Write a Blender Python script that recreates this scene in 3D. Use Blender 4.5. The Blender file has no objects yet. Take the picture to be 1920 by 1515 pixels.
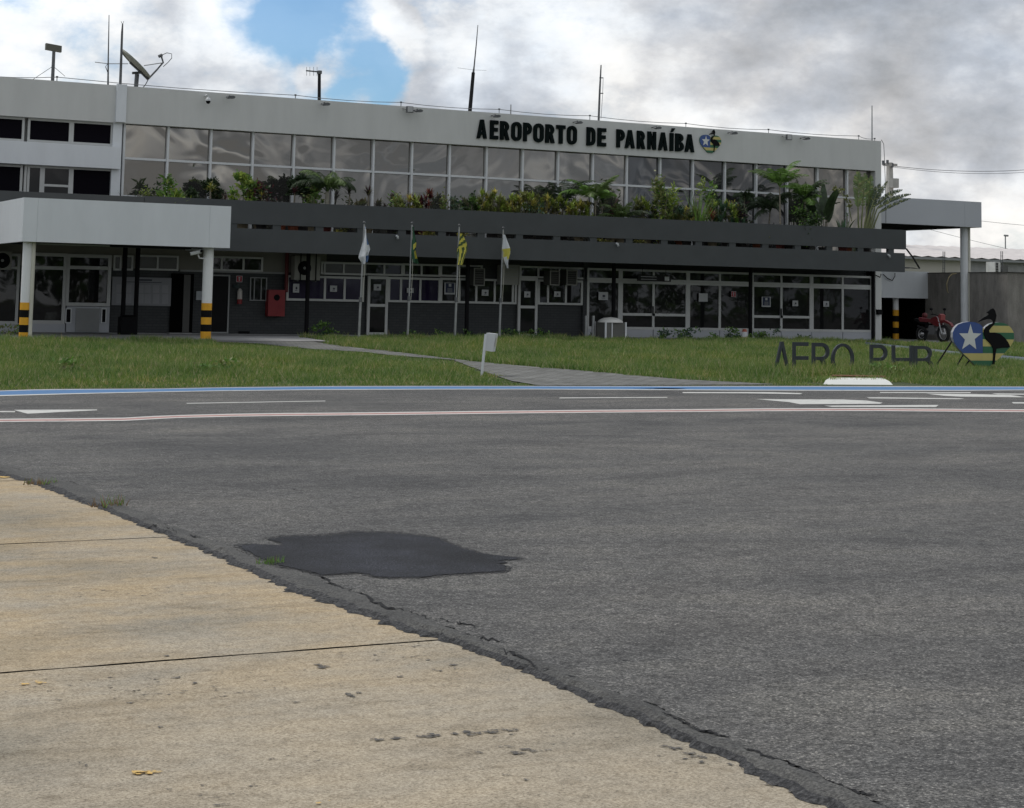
import bpy, bmesh, math, random
import numpy as np
from mathutils import Vector, Matrix
from mathutils.geometry import tessellate_polygon
R = math.radians
rnd = random.Random(7)
scene = bpy.context.scene
COL = scene.collection

# ------------------------------------------------------------------ survey of the place
# camera solved from the photograph; X runs along the terminal front, Y away from the apron, Z up (metres)
FOC, PITCH, ROLL, PPY, YAW, EYE = 3434.0, .1034, .0184, 216.8, .483, 1.6
_ca, _sa = math.cos(YAW), math.sin(YAW)
def cam2world(v): return Vector((v[0]*_ca + v[1]*_sa, -v[0]*_sa + v[1]*_ca, v[2]))
_c, _s, _cp, _sp = math.cos(ROLL), math.sin(ROLL), math.cos(PITCH), math.sin(PITCH)
CRIGHT = cam2world((_c, -_sp*_s, _cp*_s)); CUP = cam2world((-_s, -_sp*_c, _cp*_c)); CFWD = cam2world((0, _cp, _sp))
def ray(x, y): return CFWD + CRIGHT*((x-960)/FOC) - CUP*((y-PPY)/FOC)
CAM = Vector((0, 0, EYE))
def at(x, y, Y):
    r = ray(x, y); return CAM + r*(Y/r.y)
def flat(x, y, z):
    r = ray(x, y); return CAM + r*((z-EYE)/r.z)
GY0, GY1, GZ1 = 32.5, 51.0, .52
def zt(Y): return 0. if Y < GY0 else (GZ1 if Y > GY1 else GZ1*(Y-GY0)/(GY1-GY0))
def land(x, y):
    r = ray(x, y); s = GZ1/(GY1-GY0)
    t = -EYE/r.z if r.z < 0 else 1e9
    if r.y*t > GY0:
        t = (EYE + s*GY0)/(s*r.y - r.z)
        if r.y*t > GY1: t = (GZ1-EYE)/r.z
    return CAM + r*t

# ------------------------------------------------------------------ materials
MATS = {}
def nodes(name):
    m = bpy.data.materials.new(name); m.use_nodes = True
    nt = m.node_tree; b = nt.nodes['Principled BSDF']
    return m, nt, b
def ramp(nt, fac, stops):
    r = nt.nodes.new('ShaderNodeValToRGB'); e = r.color_ramp.elements
    e[0].position, e[0].color = stops[0][0], (*stops[0][1], 1)
    e[1].position, e[1].color = stops[-1][0], (*stops[-1][1], 1)
    for p, c in stops[1:-1]:
        n = e.new(p); n.color = (*c, 1)
    nt.links.new(fac, r.inputs[0]); return r.outputs[0]
def noise(nt, scale, detail=4, rough=.55, vec=None, dist=0., stretch=None):
    n = nt.nodes.new('ShaderNodeTexNoise'); n.inputs['Scale'].default_value = scale
    n.inputs['Detail'].default_value = detail; n.inputs['Roughness'].default_value = rough; n.inputs['Distortion'].default_value = dist
    if vec is None: vec = coords(nt)
    if stretch:
        mp = nt.nodes.new('ShaderNodeMapping'); mp.inputs['Scale'].default_value = stretch
        nt.links.new(vec, mp.inputs[0]); vec = mp.outputs[0]
    nt.links.new(vec, n.inputs['Vector']); return n.outputs['Fac']
def coords(nt):
    t = nt.nodes.get('TC') or nt.nodes.new('ShaderNodeNewGeometry'); t.name = 'TC'; return t.outputs['Position']
def mixc(nt, fac, a, b, mode='MIX'):
    m = nt.nodes.new('ShaderNodeMix'); m.data_type = 'RGBA'; m.blend_type = mode
    for v, i in ((fac, 0), (a, 6), (b, 7)):
        if isinstance(v, (int, float)): m.inputs[i].default_value = v
        elif isinstance(v, tuple): m.inputs[i].default_value = (*v, 1)
        else: nt.links.new(v, m.inputs[i])
    return m.outputs[2]
def bump(nt, b, h, strength=.3, dist=.01):
    n = nt.nodes.new('ShaderNodeBump'); n.inputs['Strength'].default_value = strength; n.inputs['Distance'].default_value = dist
    nt.links.new(h, n.inputs['Height']); nt.links.new(n.outputs[0], b.inputs['Normal']); return n
def M(name, col=(.5, .5, .5), rough=.7, var=.12, scale=3., bmp=0., bscale=60., metal=0., spec=.4, stretch=None):
    if name in MATS: return MATS[name]
    m, nt, b = nodes(name)
    lo = tuple(c*(1-var) for c in col); hi = tuple(min(1, c*(1+var)) for c in col)
    f = noise(nt, scale, 5, .6, stretch=stretch)
    nt.links.new(ramp(nt, f, [(.3, lo), (.7, hi)]), b.inputs['Base Color'])
    b.inputs['Roughness'].default_value = rough; b.inputs['Metallic'].default_value = metal
    b.inputs['Specular IOR Level'].default_value = spec
    if bmp: bump(nt, b, noise(nt, bscale, 3), bmp, .01)
    MATS[name] = m; return m

WHITE = M('white_plaster', (.57, .58, .565), .75, .045, 2.2, .12, 40, stretch=(1, 1, .22))
CLAD = M('white_cladding', (.66, .69, .715), .5, .05, 1.6, stretch=(1, 1, .3))
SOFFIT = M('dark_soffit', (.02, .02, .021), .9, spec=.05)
BAND = M('dark_grey_render', (.074, .08, .083), .8, .07, 1.4, .2, 30, spec=.2)
ALU = M('white_aluminium', (.62, .64, .65), .4, .05, 2)
ALUF = M('frame_aluminium', (.5, .51, .5), .5, .05, 2)  # darker copy of the white aluminium, shade under the canopy put into its colour
ALUD = M('grey_aluminium', (.25, .26, .26), .45, .08, 2)
PANEL = M('pale_panel', (.42, .44, .47), .5, .06, 1)
BEIGE = M('beige_board', (.2, .195, .17), .8, .06, 2)
BLACK = M('black_paint', (.007, .007, .008), .7, .1, spec=.1)
BLACKM = M('black_metal', (.015, .015, .016), .6, .1, spec=.15)
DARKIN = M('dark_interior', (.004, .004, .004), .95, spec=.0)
STEEL = M('galvanised_steel', (.3, .31, .31), .45, .15, 6, metal=.6)
DSTEEL = M('weathered_steel', (.11, .115, .12), .55, .2, 8, metal=.3)
PIPE = M('cream_pipe', (.55, .54, .46), .5, .06, 2)
REDP = M('fire_red', (.22, .016, .02), .45, .1, 3)
REDD = M('dull_red', (.12, .02, .02), .6, .1)
YEL = M('safety_yellow', (.72, .36, .02), .55, .1, 4)
PAPER = M('white_paper', (.46, .47, .48), .8, .03)
INK = M('dark_print', (.05, .055, .07), .8)
NAVY = M('navy_print', (.02, .03, .07), .7)
ACW = M('ac_casing', (.26, .26, .235), .55, .08, 3)
TERRA = M('terracotta', (.3, .09, .045), .8, .2, 8)
CONC = M('cast_concrete', (.33, .31, .28), .9, .2, 3, .4, 40)
GREYC = M('grey_pavement', (.27, .27, .27), .9, .22, 1.5, .3, 60)
LETTER = M('sign_black', (.005, .009, .009), .8, .1, spec=.06)
GLETTER = M('standing_letter_grey', (.042, .049, .056), .5, .15, 5, spec=.25)
TRUNK = M('palm_trunk', (.2, .18, .14), .85, .25, 12)
STEMG = M('green_stem', (.17, .2, .07), .6, .2, 8)
WOOD = M('plank_wood', (.2, .11, .06), .8, .3, 6)

def leafmat(name, col, var=.45, scale=7):
    m, nt, b = nodes(name)
    lo = tuple(c*(1-var) for c in col); hi = tuple(c*(1+var) for c in col)
    cr = ramp(nt, noise(nt, scale, 4, .6), [(.32, lo), (.68, hi)])
    nt.links.new(cr, b.inputs['Base Color']); b.inputs['Roughness'].default_value = .5
    tr = nt.nodes.new('ShaderNodeBsdfTranslucent'); nt.links.new(cr, tr.inputs[0])
    mx = nt.nodes.new('ShaderNodeMixShader'); mx.inputs[0].default_value = .3
    nt.links.new(b.outputs[0], mx.inputs[1]); nt.links.new(tr.outputs[0], mx.inputs[2])
    nt.links.new(mx.outputs[0], nt.nodes['Material Output'].inputs[0]); return m
L_GREEN = leafmat('leaf_green', (.125, .235, .045)); L_DARK = leafmat('leaf_dark', (.036, .064, .024))
L_LIME = leafmat('leaf_lime', (.26, .34, .06)); L_YEL = leafmat('leaf_yellow', (.42, .38, .09))
L_MAROON = leafmat('leaf_maroon', (.10, .026, .032)); L_RED = leafmat('leaf_red_brown', (.22, .065, .04))
L_PALM = leafmat('leaf_palm', (.12, .185, .055)); L_OLIVE = leafmat('leaf_olive', (.20, .22, .075))
L_PURP = leafmat('leaf_purple', (.04, .022, .03)); L_BLUE = leafmat('leaf_blue_green', (.06, .115, .065))

def glass(name, base, rough, refl, wav=.0, ior=1.5, tint=(1, 1, 1), wscale=.9):
    m, nt, b = nodes(name)
    b.inputs['Base Color'].default_value = (*base, 1); b.inputs['Roughness'].default_value = .6
    b.inputs['Specular IOR Level'].default_value = .1
    g = nt.nodes.new('ShaderNodeBsdfGlossy'); g.inputs['Roughness'].default_value = rough; g.inputs[0].default_value = (*tint, 1)
    mx = nt.nodes.new('ShaderNodeMixShader'); lw = nt.nodes.new('ShaderNodeFresnel'); lw.inputs[0].default_value = ior
    ma = nt.nodes.new('ShaderNodeMath'); ma.operation = 'ADD'; ma.use_clamp = True; ma.inputs[1].default_value = refl
    nt.links.new(lw.outputs[0], ma.inputs[0]); nt.links.new(ma.outputs[0], mx.inputs[0])
    nt.links.new(b.outputs[0], mx.inputs[1]); nt.links.new(g.outputs[0], mx.inputs[2])
    nt.links.new(mx.outputs[0], nt.nodes['Material Output'].inputs[0])
    if wav:
        h = noise(nt, wscale, 2, .5, dist=.6)
        n = nt.nodes.new('ShaderNodeBump'); n.inputs['Strength'].default_value = 1; n.inputs['Distance'].default_value = wav
        nt.links.new(h, n.inputs['Height']); nt.links.new(n.outputs[0], g.inputs['Normal']); nt.links.new(n.outputs[0], lw.inputs['Normal'])
    return m
G_UP = glass('mirror_film_glass', (.03, .03, .028), .02, .16, .036, tint=(1, .95, .87), wscale=.42)
G_UP2 = glass('dim_reflection_glass', (.02, .022, .024), .03, .05, .06, wscale=.5)  # same glazing; reflection of a darker part of the sky put into the material
G_LOW = glass('dark_glass', (.003, .0035, .004), .02, .0, .002, ior=1.4)
G_PUR = glass('purple_film_glass', (.013, .006, .032), .05, .0, .004, ior=1.4)
G_BLIND = glass('blind_glass', (.075, .075, .07), .1, .0, .004, ior=1.4)
G_MESH = M('black_mesh', (.008, .007, .010), .95, .2, 30, spec=.0)

# ------------------------------------------------------------------ mesh builder
OFF = {}
class MB:
    def __init__(s): s.v, s.f, s.m = [], [], []
    def quad(s, *p, m=0):
        i = len(s.v); s.v += [tuple(q) for q in p]; s.f.append(tuple(range(i, i+len(p)))); s.m.append(m); return s
    def box(s, x0, x1, y0, y1, z0, z1, m=0):
        i = len(s.v)
        s.v += [(x0,y0,z0),(x1,y0,z0),(x1,y1,z0),(x0,y1,z0),(x0,y0,z1),(x1,y0,z1),(x1,y1,z1),(x0,y1,z1)]
        for f in ((0,3,2,1),(4,5,6,7),(0,1,5,4),(1,2,6,5),(2,3,7,6),(3,0,4,7)): s.f.append(tuple(i+k for k in f)); s.m.append(m)
        return s
    def tube(s, pts, r, n=6, m=0, cap=True):
        pts = [Vector(p) for p in pts]; i0 = len(s.v); K = len(pts)
        rs = r if isinstance(r, (list, tuple)) else [r]*K
        up = Vector((0, 0, 1))
        for k, p in enumerate(pts):
            d = (pts[min(k+1, K-1)] - pts[max(k-1, 0)]).normalized()
            a = d.cross(up if abs(d.z) < .9 else Vector((0, 1, 0))).normalized(); b = d.cross(a)
            for j in range(n):
                t = 2*math.pi*j/n; s.v.append(tuple(p + (a*math.cos(t) + b*math.sin(t))*rs[k]))
        for k in range(K-1):
            for j in range(n):
                a = i0+k*n+j; b_ = i0+k*n+(j+1) % n
                s.f.append((a, b_, b_+n, a+n)); s.m.append(m)
        if cap:
            s.f.append(tuple(i0+j for j in range(n))); s.m.append(m)
            s.f.append(tuple(i0+(K-1)*n+j for j in reversed(range(n)))); s.m.append(m)
        return s
    def prism(s, loops, o, u, w, n, d, m=0):
        """loops of 2-D points in the frame (o; u, w), extruded by d along n"""
        o, u, w, n = Vector(o), Vector(u), Vector(w), Vector(n)
        L3 = [[Vector((p[0], p[1], 0)) for p in lp] for lp in loops]
        tri = tessellate_polygon(L3); allp = [p for lp in L3 for p in lp]; N = len(allp); i0 = len(s.v)
        for k in (0, 1):
            for p in allp: s.v.append(tuple(o + u*p.x + w*p.y + n*(d*k)))
        for t in tri:
            s.f.append(tuple(i0+k for k in t)); s.m.append(m); s.f.append(tuple(i0+N+k for k in reversed(t))); s.m.append(m)
        b = 0
        for lp in L3:
            for k in range(len(lp)):
                a, c = i0+b+k, i0+b+(k+1) % len(lp)
                s.f.append((a, c, c+N, a+N)); s.m.append(m)
            b += len(lp)
        return s
    def lathe(s, o, prof, n=12, m=0):
        o = Vector(o); i0 = len(s.v)
        for r, z in prof:
            for j in range(n):
                t = 2*math.pi*j/n; s.v.append((o.x+r*math.cos(t), o.y+r*math.sin(t), o.z+z))
        for k in range(len(prof)-1):
            for j in range(n):
                a = i0+k*n+j; b = i0+k*n+(j+1) % n; s.f.append((a, b, b+n, a+n)); s.m.append(m)
        return s
    def build(s, name, mats, parent=None, loc=None, smooth=False, label=None, fixn=True):
        if not isinstance(mats, (list, tuple)): mats = [mats]
        if parent is not None: off = Vector(OFF[parent.name])
        elif loc is not None: off = Vector(loc)
        else:
            xs = [p[0] for p in s.v]; ys = [p[1] for p in s.v]; zs = [p[2] for p in s.v]
            off = Vector(((min(xs)+max(xs))/2, (min(ys)+max(ys))/2, min(zs)))
        me = bpy.data.meshes.new(name); me.from_pydata([(p[0]-off.x, p[1]-off.y, p[2]-off.z) for p in s.v], [], s.f)
        for mt in mats: me.materials.append(mt)
        if len(mats) > 1: me.polygons.foreach_set('material_index', s.m)
        if fixn:
            bm = bmesh.new(); bm.from_mesh(me); bmesh.ops.recalc_face_normals(bm, faces=bm.faces); bm.to_mesh(me); bm.free()
        if smooth: me.polygons.foreach_set('use_smooth', [True]*len(me.polygons))
        me.update()
        o = bpy.data.objects.new(name, me); COL.objects.link(o)
        if parent is not None: o.parent = parent
        else: o.location = off
        OFF[o.name] = tuple(off)
        if label: o['label'] = label
        return o
def tag(o, label=None, cat=None, group=None, kind=None):
    if label: o['label'] = label
    if cat: o['category'] = cat
    if group: o['group'] = group
    if kind: o['kind'] = kind
    return o
def thing(name, loc, label, cat, group=None):
    o = bpy.data.objects.new(name, None); COL.objects.link(o); o.location = loc; o.empty_display_size = .2
    OFF[o.name] = tuple(loc); return tag(o, label, cat, group)
def structure(o): return tag(o, kind='structure')
def pxr(x0, y0, x1, y1, Y):
    """photo rectangle on the plane Y -> x0, x1, z0, z1"""
    xm, ym = (x0+x1)/2, (y0+y1)/2
    return at(x0, ym, Y).x, at(x1, ym, Y).x, at(xm, y1, Y).z, at(xm, y0, Y).z
def pbox(mb, x0, y0, x1, y1, Y, dep=.05, m=0):
    a, b, c, d = pxr(x0, y0, x1, y1, Y); return mb.box(a, b, Y, Y+dep, c, d, m)
# ------------------------------------------------------------------ ground, apron, asphalt, markings
def interp(xs, ys, x):
    return float(np.interp(x, xs, ys))
m, nt, b = nodes('soil_and_turf')
nt.links.new(ramp(nt, noise(nt, .9, 8, .65), [(.3, (.03, .042, .013)), (.5, (.05, .07, .02)), (.75, (.085, .082, .035))]), b.inputs['Base Color'])
b.inputs['Roughness'].default_value = .95; bump(nt, b, noise(nt, 25, 4), .6, .04); TURF = m
prof = [(-400, -.03), (30.2, -.03), (GY0, 0), (GY1, GZ1), (800, GZ1)]
g = MB()
for (ya, za), (yb, zb) in zip(prof, prof[1:]):
    g.quad((-500, ya, za), (700, ya, za), (700, yb, zb), (-500, yb, zb))
structure(g.build('ground', TURF, loc=(0, 0, 0)))

# asphalt
m, nt, b = nodes('asphalt')
fine = noise(nt, 80, 3, .75); mid = noise(nt, 17, 5, .7); big = noise(nt, .4, 7, .62, stretch=(.6, 1, 1)); streak = noise(nt, 1.3, 7, .65, stretch=(.5, 1, 1), dist=.6)
c1 = ramp(nt, fine, [(.34, (.011, .0107, .0105)), (.43, (.066, .065, .0635)), (.53, (.109, .107, .1035)), (.61, (.168, .164, .156)), (.69, (.40, .385, .355))])
c2 = mixc(nt, 1., c1, ramp(nt, streak, [(.34, (.72, .72, .73)), (.5, (1, 1, 1)), (.66, (1.18, 1.17, 1.13))]), 'MULTIPLY')
c3 = mixc(nt, 1., c2, ramp(nt, big, [(.36, (.72, .73, .75)), (.5, (1, 1, 1)), (.64, (1.2, 1.18, 1.15))]), 'MULTIPLY')
c4 = mixc(nt, 1., c3, ramp(nt, mid, [(.36, (.62, .62, .62)), (.5, (1, 1, 1)), (.66, (1.25, 1.25, 1.25))]), 'MULTIPLY')
nt.links.new(c4, b.inputs['Base Color']); b.inputs['Roughness'].default_value = .88; b.inputs['Specular IOR Level'].default_value = .3
bump(nt, b, noise(nt, 80, 4, .75), .45, .01); ASPH = m
m, nt, b = nodes('fresh_tar')
f = noise(nt, 110, 3, .7)
c1 = ramp(nt, f, [(.38, (.003, .003, .004)), (.48, (.012, .013, .016)), (.58, (.026, .028, .034)), (.65, (.07, .07, .075)), (.72, (.26, .26, .26))])
c2 = mixc(nt, 1., c1, ramp(nt, noise(nt, 1.6, 6, .65), [(.36, (.5, .5, .52)), (.5, (1, 1, 1.05)), (.64, (1.7, 1.72, 1.86))]), 'MULTIPLY')
nt.links.new(c2, b.inputs['Base Color']); b.inputs['Roughness'].default_value = .7; b.inputs['Specular IOR Level'].default_value = .22; bump(nt, b, noise(nt, 100, 4, .7), .8, .012); TAR = m
m, nt, b = nodes('sealing_strip')
c1 = ramp(nt, noise(nt, 75, 4, .75), [(.36, (.025, .025, .025)), (.5, (.07, .069, .067)), (.66, (.14, .138, .132))])
c2 = mixc(nt, 1., c1, ramp(nt, noise(nt, 4, 4, stretch=(1, .5, 1)), [(.3, (.6, .6, .6)), (.7, (1.15, 1.14, 1.1))]), 'MULTIPLY')
nt.links.new(c2, b.inputs['Base Color']); b.inputs['Roughness'].default_value = .85; bump(nt, b, noise(nt, 60, 4, .6), .6, .012); SEAL = m
m, nt, b = nodes('rough_tar_edge')
nt.links.new(ramp(nt, noise(nt, 55, 4, .75), [(.36, (.006, .006, .007)), (.5, (.032, .032, .034)), (.66, (.10, .10, .10))]), b.inputs['Base Color']); b.inputs['Roughness'].default_value = .9; bump(nt, b, noise(nt, 55, 4, .7), .8, .015); SEALD = m
m, nt, b = nodes('apron_concrete')
fine = noise(nt, 105, 3, .75); mid = noise(nt, 14, 6, .75); big = noise(nt, .55, 5, .6); blot = noise(nt, 1.7, 6, .65, stretch=(.7, 1, 1))
tan = ramp(nt, fine, [(.32, (.15, .122, .084)), (.42, (.325, .26, .17)), (.53, (.42, .343, .232)), (.66, (.54, .46, .335))])
gry = ramp(nt, fine, [(.32, (.145, .13, .108)), (.42, (.275, .25, .205)), (.53, (.36, .33, .275)), (.66, (.47, .435, .365))])
c = mixc(nt, ramp(nt, blot, [(.36, (0, 0, 0)), (.62, (1, 1, 1))]), gry, tan)
# the slabs nearer the camera are greyer and more worn
sx = nt.nodes.new('ShaderNodeSeparateXYZ'); nt.links.new(coords(nt), sx.inputs[0])
mr = nt.nodes.new('ShaderNodeMapRange'); mr.inputs[1].default_value = 6.2; mr.inputs[2].default_value = 9.2; nt.links.new(sx.outputs[1], mr.inputs[0])
c = mixc(nt, mr.outputs[0], mixc(nt, .72, c, gry), c)
c = mixc(nt, 1., c, ramp(nt, big, [(.34, (.72, .72, .71)), (.5, (.96, .93, .89)), (.66, (1.06, 1.01, .94))]), 'MULTIPLY')
stk = noise(nt, 2.6, 7, .7, stretch=(.35, 1.2, 1), dist=.8)
c = mixc(nt, 1., c, ramp(nt, stk, [(.34, (.8, .79, .77)), (.48, (1, 1, 1)), (.68, (1.08, 1.07, 1.05))]), 'MULTIPLY')
c = mixc(nt, 1., c, ramp(nt, mid, [(.32, (.76, .74, .71)), (.48, (1, 1, 1)), (.68, (1.1, 1.1, 1.1))]), 'MULTIPLY')
nt.links.new(c, b.inputs['Base Color']); b.inputs['Roughness'].default_value = .92; b.inputs['Specular IOR Level'].default_value = .2
bump(nt, b, noise(nt, 75, 4, .7), .22, .006); APRON = m

# measured edge: concrete | sealing strip | crack | asphalt
conc_px = [(0,890),(60,905),(110,925),(210,962),(320,1007),(430,1052),(540,1105),(640,1140),(700,1160),(760,1180),(830,1200),(850,1205),(950,1245),(1050,1285),(1150,1330),(1250,1372),(1330,1408),(1420,1450),(1500,1495),(1545,1515)]
crack_px = [(0,874),(60,890),(130,903),(220,945),(320,988),(400,1016),(450,1040),(530,1066),(600,1086),(690,1124),(760,1150),(850,1184),(900,1202),(950,1218),(1020,1252),(1120,1290),(1200,1322),(1350,1382),(1420,1412),(1500,1446),(1580,1484),(1640,1515)]
cp = [flat(x, y, .01) for x, y in conc_px]; kp = [flat(x, y, .02) for x, y in crack_px]
cY = [p.y for p in reversed(cp)]; cX = [p.x for p in reversed(cp)]; kY = [p.y for p in reversed(kp)]; kX = [p.x for p in reversed(kp)]
def fr(y, seed, amp, f0=1.5, n=6):
    r_ = random.Random(seed); v = 0
    for i in range(n): v += math.sin(y*f0*2.1**i + r_.random()*6.28)*amp*.62**i
    return v
_jr = np.random.default_rng(8).uniform(-1, 1, 4000)
def jit(y):
    k = (y+20)/.045; i = int(k); return .65*_jr[i % 4000] + .35*_jr[(i//3+77) % 4000]
def Xc(y): return interp(cY, cX, y) + jit(y)*.03 + fr(y, 1, .007, 5) + max(0, fr(y, 9, .02, 16, 4)-.008)*-.9
def Xk(y): return max(interp(kY, kX, y) + fr(y, 2, .02, 3), Xc(y) + .1)
# concrete slabs (one sheet with sawn joints left open)
ag = MB(); joints = [-8.43, -4.3, -.17, 3.955, 8.087, 12.217, 16.35, 20.48, 24.61, 28.74, 32.4]
gap = .027
for y0, y1 in zip(joints, joints[1:]):
    for x0, x1 in ((-34.5, -29.4), (-29.4, -22.3), (-22.3, -15.2), (-15.2, -8.1), (-8.1, -1.0), (-1.0, 3.6)):
        K = 60 if x0 > -2 else 8
        if x1 == 3.6: x1 += gap/2
        for k in range(K):
            xa, xb = x0+gap/2+(x1-x0-gap)*k/K, x0+gap/2+(x1-x0-gap)*(k+1)/K
            ja = lambda x, s: fr(x, s, .004, 7, 4)
            sa, sb = int(abs(y0)*100), int(abs(y1)*100)
            gA, gB = gap*.5, gap*.5
            ag.quad((xa, y0+gA+ja(xa, sa), .004), (xb, y0+gA+ja(xb, sa), .004), (xb, y1-gB+ja(xb, sb+1), .004), (xa, y1-gB+ja(xa, sb+1), .004))
for y0, y1 in zip(joints, joints[1:]):
    K = max(1, int((y1-y0)/.06)); yy0, yy1 = y0+gap/2, y1-gap/2
    for k in range(K):
        ya, yb = yy0+(yy1-yy0)*k/K, yy0+(yy1-yy0)*(k+1)/K
        ag.quad((3.6, ya, .004), (Xc(ya)+.05, ya, .004), (Xc(yb)+.05, yb, .004), (3.6, yb, .004))
structure(ag.build('concrete_apron', APRON, loc=(0, 0, 0)))
jb = MB().quad((-35, -9, -.012), (6.5, -9, -.012), (6.5, 32, -.012), (-35, 32, -.012))
structure(jb.build('joint_filler', M('joint_dirt', (.03, .028, .024), .95, .3, 20), loc=(0, 0, 0)))

# blue edge line and far road edge
bl_top = [(-60,733.5),(0,732.5),(60,730.5),(150,729.5),(300,728.8),(420,726.5),(600,724.5),(800,724),(1000,724),(1200,724),(1400,724),(1600,724.3),(1800,724.8),(1920,725.2),(1990,725.5)]
bl_bot = [(-60,743.5),(0,742.5),(60,741),(150,738.5),(300,735),(420,733),(600,731),(800,730.2),(1000,730),(1200,731),(1400,732),(1600,732.5),(1800,732.5),(1920,731.5),(1990,731.5)]
def strip(mb, top, bot, z, m=0, mix0=0., mix1=1.):
    P = [flat(x, y, z) for x, y in top]; Q = [flat(x, y, z) for x, y in bot]
    P = [P[0]-Vector((30, 0, 0))] + P + [P[-1]+Vector((40, 0, 0))]; Q = [Q[0]-Vector((30, 0, 0))] + Q + [Q[-1]+Vector((40, 0, 0))]
    for k in range(len(P)-1):
        A = [P[k].lerp(Q[k], mix0), P[k+1].lerp(Q[k+1], mix0), P[k+1].lerp(Q[k+1], mix1), P[k].lerp(Q[k], mix1)]
        mb.quad(*A, m=m)
AZ = .03
far = [flat(x, y-1.2, AZ) for x, y in bl_top]
fX = [-120] + [p.x for p in far] + [200]; fY = [far[0].y] + [p.y for p in far] + [far[-1].y]
def Yfar(x): return interp(fX, fY, x)
asp = MB(); ys = [-6+.03*k for k in range(int(36.2/.03))]
pts = [(Xk(y) + .002 + (.022*max(0, math.sin(y*2.3)*.6+.6*math.sin(y*6.1+1)+.5*math.sin(y*17)-.45) if y < 9.5 else 0) + .010*_jr[int((y+20)/.03) % 4000], y) for y in ys]
def az(y): return .022
top0 = len(asp.v)
for (xa, ya), (xb, yb) in zip(pts, pts[1:]):
    asp.quad((xa, ya, AZ), (6.5, ya, AZ), (6.5, yb, AZ), (xb, yb, AZ))
    asp.quad((xa, ya, AZ), (xb, yb, AZ), (xb+.006, yb, -.02), (xa+.006, ya, -.02))
yl = ys[-1]
asp.quad((6.5, -200, AZ), (220, -200, AZ), (220, yl, AZ), (6.5, yl, AZ))
xs = [-120 + k for k in range(0, 340)]
for xa, xb in zip(xs, xs[1:]):
    if yl < min(Yfar(xa), Yfar(xb)):
        asp.quad((xa, yl, AZ), (xb, yl, AZ), (xb, Yfar(xb), AZ), (xa, Yfar(xa), AZ))
        asp.quad((xa, Yfar(xa), AZ), (xb, Yfar(xb), AZ), (xb, Yfar(xb), -.03), (xa, Yfar(xa), -.03))
structure(asp.build('asphalt_road', ASPH, loc=(0, 0, 0), fixn=False))
# raised sealing strip between concrete and asphalt
sl = MB(); prof_s = [(0, .005), (.10, .014), (.26, .024), (.5, .034), (.8, .033), (1, .0285)]
for ya, yb in zip(ys, ys[1:]):
    rows = []
    for y in (ya, yb):
        a, c = Xc(y), Xk(y) + .012
        rows.append([(a+(c-a)*t, y, z*(1+.25*fr(y, int(t*50)+3, .5, 4)) if t not in (0,) else .0055) for t, z in prof_s])
    for k in range(len(prof_s)-1): sl.quad(rows[0][k], rows[0][k+1], rows[1][k+1], rows[1][k], m=1 if k < 2 else 0)
structure(sl.build('tar_sealing_strip', [SEAL, SEALD], loc=(0, 0, 0), fixn=False, smooth=True))

# fresh patch, stains and loose tar
def poly_px(mb, pts, z, jag=0., seed=0, sub=1, thick=False):
    P = [flat(x, y, z) for x, y in pts]; r_ = random.Random(seed); out = []
    for a, b_ in zip(P, P[1:]+P[:1]):
        for k in range(sub):
            q = a.lerp(b_, k/sub); out.append((q.x + r_.uniform(-jag, jag), q.y + r_.uniform(-jag, jag)))
    if thick: mb.prism([out], (0, 0, z-.003), (1, 0, 0), (0, 1, 0), (0, 0, 1), .003)
    else:
        i0 = len(mb.v); mb.v += [(q[0], q[1], z) for q in out]
        for t_ in tessellate_polygon([[Vector((q[0], q[1], 0)) for q in out]]): mb.f.append(tuple(i0+k for k in t_)); mb.m.append(0)
def zp(pts, ox, oy, s): return [(ox+x/s, oy+y/s) for x, y in pts]
patch = zp([(90,203),(165,192),(260,196),(362,200),(335,182),(262,163),(350,147),(500,145),(640,141),(800,122),(950,124),(1100,135),(1270,155),(1340,185),(1420,215),(1520,243),(1600,256),(1680,264),(1760,272),(1755,284),(1650,288),(1700,305),(1640,306),(1690,322),(1690,350),(1500,364),(1300,375),(1200,388),(1000,391),(900,385),(870,370),(800,363),(740,366),(640,373),(590,376),(480,346),(380,327),(300,306),(220,272),(140,232)], 420, 960, 3.2)
pm = MB(); poly_px(pm, patch, AZ+.005, .012, 3, 7); structure(pm.build('tar_patch', TAR, loc=(0, 0, 0), fixn=False))
cxp, cyp = sum(p[0] for p in patch)/len(patch), sum(p[1] for p in patch)/len(patch)
PATCH2 = [(cxp+(x-cxp)*1.03+(2 if x > cxp else -3), cyp+(y-cyp)*1.09) for x, y in patch]
st = MB(); srnd = random.Random(11)
def blob(mb, px, py, w, h, z, seed, n=22):
    r_ = random.Random(seed); ph = [r_.random()*6.28 for _ in range(4)]; L = []
    w, h = w*1.0, h*.8
    for k in range(n):
        t = 2*math.pi*k/n; q = 1 + .3*math.sin(2*t+ph[0]) + .25*math.sin(3*t+ph[1]) + .2*math.sin(5*t+ph[2]) + .12*math.sin(9*t+ph[3])
        L.append((px + w/2*math.cos(t)*q, py + h/2*math.sin(t)*q))
    poly_px(mb, L, z)
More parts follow.
